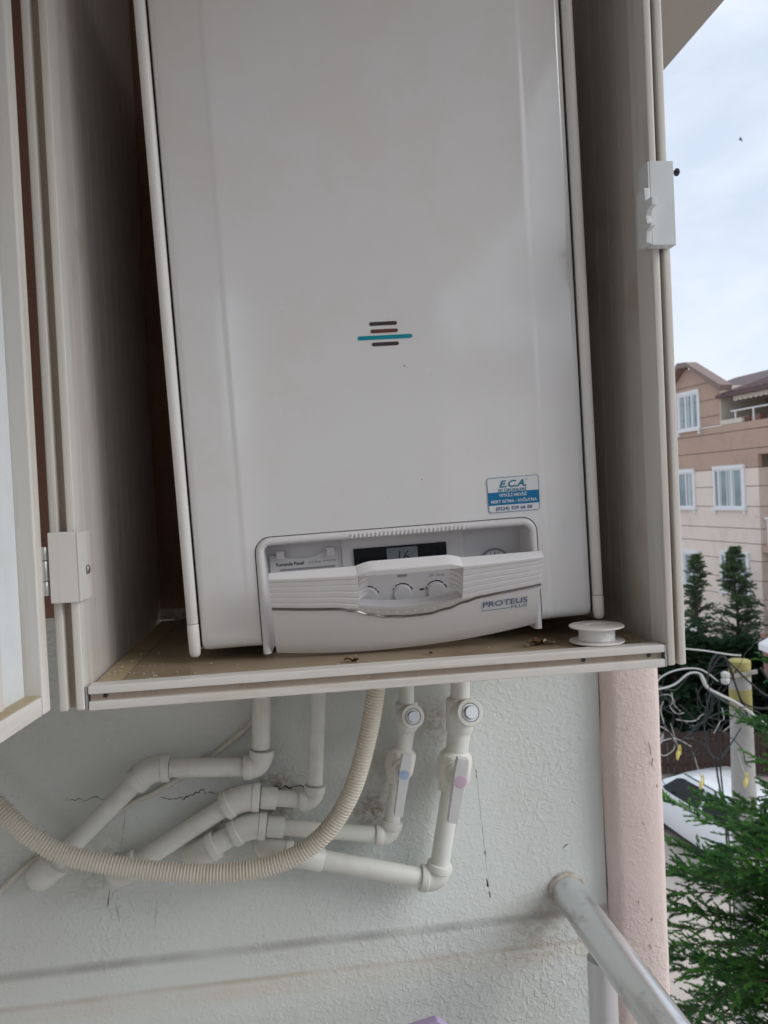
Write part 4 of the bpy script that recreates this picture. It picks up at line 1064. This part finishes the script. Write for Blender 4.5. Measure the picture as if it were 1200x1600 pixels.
bush = lambda r: (lambda f: r * (.45 + .55 * math.sin(math.pi * min(1, (1 - f) * .8 + .12))))
conifer('dark_tree', 'dark dense tree behind the cables, left of the pole', (10.75, 19.9), -5.9, -3.05, bush(1.6), 150, 'darkconifer', 31, lean=.3, spray=.40, leaf=.085, lw=.032, subs=9, leaflets=8, trunk_r=.11, group='dark trees behind the pole')
conifer('dark_tree', 'dark dense tree directly behind the pole', (12.35, 20.0), -5.9, -3.3, bush(1.45), 130, 'darkconifer', 32, lean=.3, spray=.40, leaf=.085, lw=.032, subs=9, leaflets=8, trunk_r=.11, group='dark trees behind the pole')
conifer('dark_tree', 'dark dense tree behind the pole at the right picture edge', (13.2, 19.3), -5.9, -4.0, bush(1.2), 100, 'darkconifer', 33, lean=.3, spray=.40, leaf=.085, lw=.032, subs=9, leaflets=8, trunk_r=.11, group='dark trees behind the pole')
for i, (x, y) in enumerate(((16.35, 22.3), (16.45, 21.7))):
    pass

# terrace pot plants on the building
for i, (x, lab) in enumerate(((1.55, 'left'), (2.0, 'right'))):
    pl = MB(); rg = random.Random(50 + i); V = []; F = []; A = []
    for k in range(260):
        h = rg.random(); c = Vector((x + rg.gauss(0, .11), .7 + rg.gauss(0, .1), 3.7 + h * .85)); d = Vector((rg.uniform(-1, 1), rg.uniform(-1, 1), rg.uniform(-.3, 1))).normalized()
        s = d.cross(Vector((0, 0, 1))); s = s.normalized() if s.length > .05 else Vector((1, 0, 0)); kk = len(V)
        V += [(c - s * .02)[:], (c + s * .02)[:], (c + d * .12)[:]]; F.append((kk, kk + 1, kk + 2)); A += [rg.random()] * 3
    pt = empty('potted_plant', (15.2, 24.28, 0), (0, 0, R(-84.1)), 'leafy potted plant on the roof terrace, ' + ('nearer the gable' if i == 0 else 'at the right picture edge'), 'plant', 'terrace plants')
    me = bpy.data.meshes.new('leaves'); me.from_pydata(V, [], F); me.attributes.new('leafmix', 'FLOAT', 'POINT').data.foreach_set('value', A); me.materials.append(M['plant'])
    o = bpy.data.objects.new('leaves', me); COL.objects.link(o); o.parent = pt
    MB().lathe([(.13, 3.475), (.17, 3.74), (.15, 3.74)], (x, .7, 0), (0, 0, 1), 14).build('pot', 'terracotta', pt)
    MB().tube([(x, .7, 3.7), (x + .02, .7, 4.45)], .015, 6).build('stem', 'bark', pt)

# ================================================================== POLE AND CABLES
po = empty('utility_pole', (5.54, 8.0, GZ), (0, 0, .3), 'grey concrete utility pole with a worn yellow top', 'pole')
HP = -.74 - GZ
MB().lathe([(.19, 0), (.135, HP - .62), (.131, HP - .20)], (0, 0, 0), (0, 0, 1), 22).build('shaft', 'concrete', po, smooth=40)
MB().lathe([(.1315, HP - .20), (.133, HP - .17), (.1335, HP - .01), (.122, HP), (.02, HP + .004)], (0, 0, 0), (0, 0, 1), 22).build('yellow_cap', 'yellow', po, smooth=40)
MB().lathe([(.1362, HP - .62), (.1340, HP - .36)], (0, 0, 0), (0, 0, 1), 22).build('yellow_band', 'yellow', po, smooth=40)
BX('bracket', 'screw', po, -.40, .12, -.17, -.14, HP - .16, HP - .11, bevel=.004)
MB().lathe([(.025, 0), (.05, .02), (.055, .06), (.03, .08), (.05, .10), (.05, .14), (.02, .16)], (-.42, -.155, HP - .22), (0, 0, 1), 14).build('insulator', 'wirewhite', po, smooth=40)
def wire(label, pts, r, m, n=8, group='cables at the utility pole'):
    P = smoothpath(pts, n); b = Vector(pts[0])
    o = MB().tube([p - b for p in P], r, 7).build('overhead_cable', m, None, smooth=60, loc=b)
    return setp(o, label, 'cable', group)
W = 7.75
def wp(x, z, y=W): return (x, y, z)
wire('thin pale wire running level from the cabinet edge to the pole top', [wp(3.6, -.36), wp(4.75, -.50), wp(5.25, -.60), wp(5.5, -.66, 7.9)], .009, 'wirewhite')
wire('thick pale cable looping up left of the pole', [wp(3.4, -1.02), wp(4.10, -.98), wp(4.50, -.93), wp(4.72, -.80), wp(4.88, -.82), wp(4.97, -1.0)], .012, 'wirewhite')
wire('pale cable arching over the looped one', [wp(4.25, -.98), wp(4.36, -.82), wp(4.60, -.74), wp(4.88, -.76), wp(5.1, -.92)], .009, 'wirewhite')
wire('thick pale cable bundle slanting down across the pole', [wp(4.88, -.82), wp(4.95, -.98), wp(5.12, -1.09), wp(5.35, -1.22), wp(5.6, -1.42), wp(6.0, -1.78), wp(6.6, -2.3)], .019, 'wirewhite')
wire('grey cable beside the slanting bundle', [wp(4.9, -.86), wp(5.0, -1.05), wp(5.3, -1.26), wp(5.62, -1.52), wp(6.1, -1.95)], .013, 'wireteal')
wire('black cable looping tightly round the pole top', [wp(4.95, -.95), wp(5.02, -.68), wp(5.14, -.58), wp(5.25, -.72), wp(5.35, -1.05), wp(5.48, -1.25, 7.80), wp(5.75, -1.30), wp(5.9, -1.12)], .013, 'wireblack')
wire('black cable crossing the yellow cap diagonally', [wp(5.0, -.80), wp(5.15, -.62), wp(5.30, -.74), wp(5.52, -.95, 7.8), wp(5.74, -1.15), wp(5.85, -1.05)], .012, 'wireblack')
wire('black cable dropping behind the diagonal one', [wp(5.2, -.62), wp(5.30, -.90), wp(5.44, -1.25, 7.8), wp(5.56, -1.50, 7.8)], .012, 'wireblack')
wire('black sagging cable at the right of the pole', [wp(5.67, -.80), wp(5.8, -1.0), wp(5.92, -1.2), wp(6.2, -1.4)], .016, 'wireblack')
wire('teal cable hanging in a long loop left of the pole', [wp(5.02, -1.0), wp(4.95, -1.2), wp(4.90, -1.5), wp(4.95, -1.78), wp(5.07, -1.88), wp(5.2, -1.76), wp(5.38, -1.52)], .009, 'wireteal')
wire('thin dark cable curving below the teal loop', [wp(4.60, -1.62), wp(4.85, -1.42), wp(5.15, -1.30), wp(5.40, -1.30)], .006, 'wireteal')
wire('black cable hanging straight down in front of the white car', [wp(5.03, -1.85), wp(5.05, -2.1), wp(5.12, -2.6), wp(5.14, -3.2), wp(5.15, -4.2)], .012, 'wireblack')
wire('second black hanging cable just right of the first', [wp(5.10, -1.10), wp(5.09, -2.0), wp(5.15, -2.7), wp(5.19, -3.4), wp(5.2, -4.2)], .010, 'wireblack')
wire('tangled thin wire at the pillar edge', [wp(4.2, -1.35), wp(4.45, -1.5), wp(4.5, -1.7), wp(4.35, -1.78), wp(4.28, -1.64), wp(4.5, -1.58), wp(4.72, -1.7)], .006, 'wirewhite')
wire('dark tangled wires left of the teal loop', [wp(4.15, -1.25), wp(4.4, -1.42), wp(4.55, -1.72), wp(4.75, -1.82), wp(4.9, -1.72), wp(4.7, -1.60), wp(4.5, -1.66)], .008, 'wireblack')
rw = random.Random(5)
for m_, nn, rr, lab in (('wireblack', 26, .006, 'tangle of thin black wires hanging left of the pole'), ('wirewhite', 9, .005, 'few thin pale wire ends curling among the black tangle')):
    tg = MB()
    for i in range(nn):
        x0 = rw.choice([4.2, 4.45, 4.9, 5.1, 5.3]) + rw.uniform(-.15, .2); z0 = rw.uniform(-1.45, -.75) if m_ == 'wireblack' else rw.uniform(-1.6, -1.0)
        p = Vector((x0, W + rw.uniform(-.08, .12), z0)); pts = [p]
        a = rw.uniform(-2.6, -.5)
        for k in range(rw.randint(4, 7)):
            a += rw.uniform(-1.1, 1.1); st = rw.uniform(.08, .22) * (1 if m_ == 'wireblack' else .6)
            p = p + Vector((math.cos(a) * st, rw.uniform(-.03, .03), math.sin(a) * st)); pts.append(p)
        tg.tube(smoothpath([q - Vector((4.8, W, -1.3)) for q in pts], 5), rr * rw.uniform(.7, 1.2), 5)
    setp(tg.build('wire_tangle', m_, None, smooth=60, loc=(4.8, W, -1.3)), lab, 'wires', kind='stuff')
for nm, x, z in (('yellow cable clamp dangling by the pillar edge', 4.50, -1.74), ('yellow cable clamp hanging above the car roof', 4.78, -2.13), ('yellow cable clamp hanging against the pole', 5.36, -2.16)):
    cl = empty('cable_clamp', (x, 7.66, z), (0, 0, .4), nm, 'clamp', 'yellow cable clamps')
    MB().lathe([(.006, -.075), (.016, -.055), (.024, .0), (.014, .035), (.006, .05)], (0, 0, 0), (.25, 0, 1), 10).build('clamp_body', 'clampyellow', cl, smooth=40)
    MB().tube(smoothpath([(.012, 0, .05), (.03, 0, .10), (.05, 0, .06), (.045, 0, -.02)], 5), .008, 6).build('clamp_hook', 'clampyellow', cl, smooth=60)
    MB().tube([(.012, 0, .05), (.02, .05, .16), (.04, .13, .34)], .004, 5).build('tie_wire', 'wirewhite', cl)

# ================================================================== FENCE, SHED, CANOPY
fe = empty('brown_fence', (9.6, 18.6, GZ), (0, 0, R(-14)), 'dark brown board fence behind the white car', 'fence')
for i in range(44):
    x = -3 + i * .16
    BX('board', 'fence', fe, x, x + .145, 0, .025, .1, 1.25 + .02 * math.sin(i * 3.1), bevel=.004, bseg=1)
for z in (.3, .95): BX('fence_rail', 'fence', fe, -3, 4.05, .026, .07, z, z + .09)
for i in range(5): BX('post', 'fence', fe, -3 + i * 1.7, -2.9 + i * 1.7, .03, .13, 0, 1.32)
sh = empty('garden_shed', (14.2, 17.6, GZ), (0, 0, R(-30)), 'low pinkish shed with a red tiled roof at the right edge', 'shed')
BX('wall', 'pinkrender', sh, -1.5, 1.8, 0, 2.2, 0, 2.6)
MB().prism([(-.35, 2.55), (1.1, 3.35), (2.55, 2.55), (2.55, 2.68), (1.1, 3.5), (-.35, 2.68)], -1.75, 2.05, 'yz').build('roof', 'terracotta', sh)
for i in range(13):
    x = -1.75 + i * .3
    MB().tube([(x, -.36, 2.70), (x, 1.1, 3.52)], .07, 7).build('tile_row', 'terracotta', sh)
um = empty('white_parasol', (12.9, 17.0, GZ), (0, 0, .3), 'white canvas parasol behind the cables at the right edge', 'parasol')
MB().tube([(0, 0, 0), (0, 0, 4.35)], .035, 8).build('mast', 'bwhite', um)
vs = [(0, 0, 4.45)] + [(1.15 * math.cos(i * math.pi / 4), 1.15 * math.sin(i * math.pi / 4), 3.72) for i in range(8)] + [(1.15 * math.cos(i * math.pi / 4), 1.15 * math.sin(i * math.pi / 4), 3.55) for i in range(8)]
MB().add(vs, [(0, 1 + i, 1 + (i + 1) % 8) for i in range(8)] + [(1 + i, 9 + i, 9 + (i + 1) % 8, 1 + (i + 1) % 8) for i in range(8)]).build('canopy', 'canvas', um)

# ================================================================== PARKED CAR
car = empty('parked_car', (9.02, 14.66, GZ), (0, 0, R(96)), 'white hatchback parked in the yard below, seen past the pillar', 'car')
car.scale = (1.06, 1.06, 1.06)
# local x forward, y left (towards the balcony side), z up
def hull(stations, name, m):
    w = MB(); n = len(stations[0][1]) * 2
    for x, half in stations:
        ring = [(x, y, z) for y, z in half] + [(x, -y, z) for y, z in reversed(half)]
        w.v += ring
    for i in range(len(stations) - 1):
        for j in range(n): w.f.append((i * n + j, i * n + (j + 1) % n, (i + 1) * n + (j + 1) % n, (i + 1) * n + j))
    w.f.append(tuple(range(n))); w.f.append(tuple((len(stations) - 1) * n + j for j in range(n)))
    return w.build(name, m, car, smooth=35)
def st_(x, w, zlo, zsh, zbelt):   # half section of the lower body
    return (x, [(w * .80, zlo), (w * .95, zlo + .04), (w, zlo + .20), (w * 1.0, zsh - .12), (w * .985, zsh), (w * .93, zbelt), (w * .5, zbelt + .03), (.0, zbelt + .035)])
bodyst = [st_(-2.08, .70, .36, .66, .80), st_(-2.02, .80, .28, .74, .92), st_(-1.7, .85, .24, .80, .98), st_(-1.0, .87, .22, .80, .96), st_(0, .88, .20, .78, .94),
          st_(.8, .875, .20, .75, .92), st_(1.2, .865, .22, .72, .90), st_(1.7, .83, .25, .66, .80), st_(2.02, .74, .30, .58, .68), st_(2.14, .60, .36, .54, .60)]
hull(bodyst, 'body', 'carwhite')
def cb_(x, w, zb, zt, wt): return (x, [(w, zb), (w * .985, zb + .06), (wt + .05, zt - .10), (wt, zt - .03), (wt * .85, zt), (.0, zt + .02)])
cabst = [cb_(-1.98, .70, .93, 1.02, .66), cb_(-1.80, .77, .95, 1.28, .58), cb_(-1.55, .80, .95, 1.42, .58), cb_(-.9, .815, .93, 1.47, .60), cb_(0, .82, .92, 1.48, .60), cb_(.42, .815, .91, 1.43, .58), cb_(.9, .79, .90, 1.18, .66), cb_(1.3, .74, .88, .95, .70)]
hull(cabst, 'cabin', 'carwhite')
# dark side windows lying just proud of the cabin flanks, windscreen and tailgate glass
def yw(x, z):
    for (xa, ha), (xb, hb) in zip(cabst[:-1], cabst[1:]):
        if xa <= x <= xb:
            t = (x - xa) / (xb - xa)
            half = [(a[0] * (1 - t) + b[0] * t, a[1] * (1 - t) + b[1] * t) for a, b in zip(ha, hb)]
            for (y0, z0), (y1, z1) in zip(half[:-1], half[1:]):
                if z0 <= z <= z1: k = (z - z0) / max(1e-6, z1 - z0); return y0 + (y1 - y0) * k
            return half[3][0]
    return .6
for s in (1, -1):
    for quad in ([(-.42, .99), (.92, .97), (.50, 1.30), (.30, 1.36), (-.42, 1.385)], [(-1.38, 1.01), (-.52, .99), (-.52, 1.385), (-1.25, 1.36)], [(-1.74, 1.04), (-1.46, 1.015), (-1.36, 1.345), (-1.56, 1.30)]):
        N = 10; xsq = [q[0] for q in quad]; xa, xb = min(xsq), max(xsq); w = MB(); cols = []
        for i in range(N + 1):
            x = xa + (xb - xa) * (i + .001) / (N + .002); hits = []
            for (p, q) in zip(quad, quad[1:] + quad[:1]):
                if min(p[0], q[0]) <= x <= max(p[0], q[0]) and abs(p[0] - q[0]) > 1e-6: hits.append(p[1] + (q[1] - p[1]) * (x - p[0]) / (q[0] - p[0]))
            lo, hi = (min(hits), max(hits)) if hits else (1, 1.01)
            for k in range(4):
                z = lo + (hi - lo) * k / 3; w.v.append((x, s * (yw(x, z) + .008), z))
        for i in range(N):
            for k in range(3): w.f.append((i * 4 + k, i * 4 + k + 1, (i + 1) * 4 + k + 1, (i + 1) * 4 + k))
        w.build('side_window', 'carglass', car)
    for wx in (-1.30, 1.30):
        wl_ = MB().lathe([(.20, -.09), (.29, -.10), (.315, -.07), (.315, .07), (.29, .10), (.21, .10), (.20, .06)], (wx, s * .775, .315), (0, s, 0), 30).build('wheel', 'rubber', car, smooth=40)
        MB().lathe([(.205, .05), (.21, .088), (.195, .092), (.185, .070)], (wx, s * .775, .315), (0, s, 0), 30).build('rim', 'alloy', wl_, smooth=40)
        MB().lathe([(.18, .04), (.18, .062)], (wx, s * .775, .315), (0, s, 0), 24).build('brake_shade', 'cardark', wl_)
        for k in range(5):
            a = k * 2 * math.pi / 5 + .4
            sp_ = MB(); c, s_ = math.cos(a), math.sin(a); vs = []
            for r_, hw in ((.03, .045), (.20, .032)):
                for d in (-1, 1):
                    for yy in (.066, .094): vs.append((wx + r_ * c - d * hw * s_, s * (.775 + yy), .315 + r_ * s_ + d * hw * c))
            sp_.add(vs, [(0, 1, 3, 2), (4, 6, 7, 5), (0, 4, 5, 1), (2, 3, 7, 6), (1, 5, 7, 3), (0, 2, 6, 4)]).build('spoke', 'alloy', wl_)
        MB().lathe([(.355, 0), (.365, .004), (.355, .008), (.32, .004)], (wx, s * .868, .330), (0, s, 0), 30).build('wheel_arch', 'cardark', car)
    MB().lathe([(.03, 0), (.09, .02), (.10, .09), (.05, .13)], (.72, s * .93, 1.0), (-.35, s * .25, .1), 10).build('mirror', 'carwhite', car, smooth=40)
    for x in (-.35, .62): BX('door_handle', 'carwhite', car, x - .10, x + .04, s * .885 - .018, s * .885 + .018, .80, .83, bevel=.006)
    BX('tail_lamp', 'redlamp', car, -2.03, -1.90, s * .735 - .07, s * .735 + .07, .72, .94, bevel=.02)
    BX('sill', 'cardark', car, -.95, .95, s * .80 - .04, s * .80 + .04, .17, .235, bevel=.01)
MB().add([(-1.995, -.58, 1.02), (-1.995, .58, 1.02), (-1.80, .52, 1.30), (-1.80, -.52, 1.30)], [(0, 1, 2, 3)]).build('rear_window', 'carglass', car)
MB().add([(1.22, -.64, 1.0), (1.22, .64, 1.0), (.50, .56, 1.405), (.50, -.56, 1.405)], [(0, 1, 2, 3)]).build('windscreen', 'carglass', car)
BX('number_plate', 'bwhite', car, -2.10, -2.07, -.26, .26, .58, .69)
BX('roof_seam', 'cardark', car, -1.45, .3, .60, .615, 1.44, 1.462)

# ================================================================== BIRD
bi = MB().tube([(-.12, 0, 0), (-.07, 0, .01), (0, 0, .015), (.06, 0, .01), (.13, 0, 0)], [.004, .025, .035, .028, .010], 8)
for s in (-1, 1):
    bi.add([(.05, s * .02, .015), (-.05, s * .02, .015), (-.06, s * .12, .05), (.02, s * .14, .055), (-.09, s * .24, .01), (-.04, s * .25, .012), (0, s * .1, .035)], [(0, 1, 2, 6), (0, 6, 3), (6, 2, 4, 5), (6, 5, 3)])
bi.v = [(x * .7, y * .7, z * .7) for x, y, z in bi.v]
setp(bi.build('flying_bird', 'bird', None, smooth=50, loc=(19.83, 30, 16.1), rot=(.2, -.1, 2.4)), 'small dark bird flying in the sky at upper right', 'bird')

# unseen house added behind the viewer to darken the boiler enamel's reflection
nb = empty('reflection_house', (16.0, -26.0, GZ), (0, 0, R(25)), 'unseen tan three-storey house added behind the viewer for the boiler reflection', 'house')
BX('wall', 'bwall', nb, -14, 9, -4, 4, 0, 9.4)
MB().prism([(-4.5, 9.4), (4.5, 9.4), (0, 11.6)], -14.4, 9.4, 'yz').build('roof', 'broof', nb)
for i in range(7):
    for z in (1.4, 4.4, 7.4):
        f = BX('window', 'bwhite', nb, -12.5 + i * 3.0, -11.1 + i * 3.0, 3.99, 4.06, z, z + 1.4)
        BX('pane', 'bglass', f, -12.4 + i * 3.0, -11.2 + i * 3.0, 4.061, 4.07, z + .1, z + 1.3)
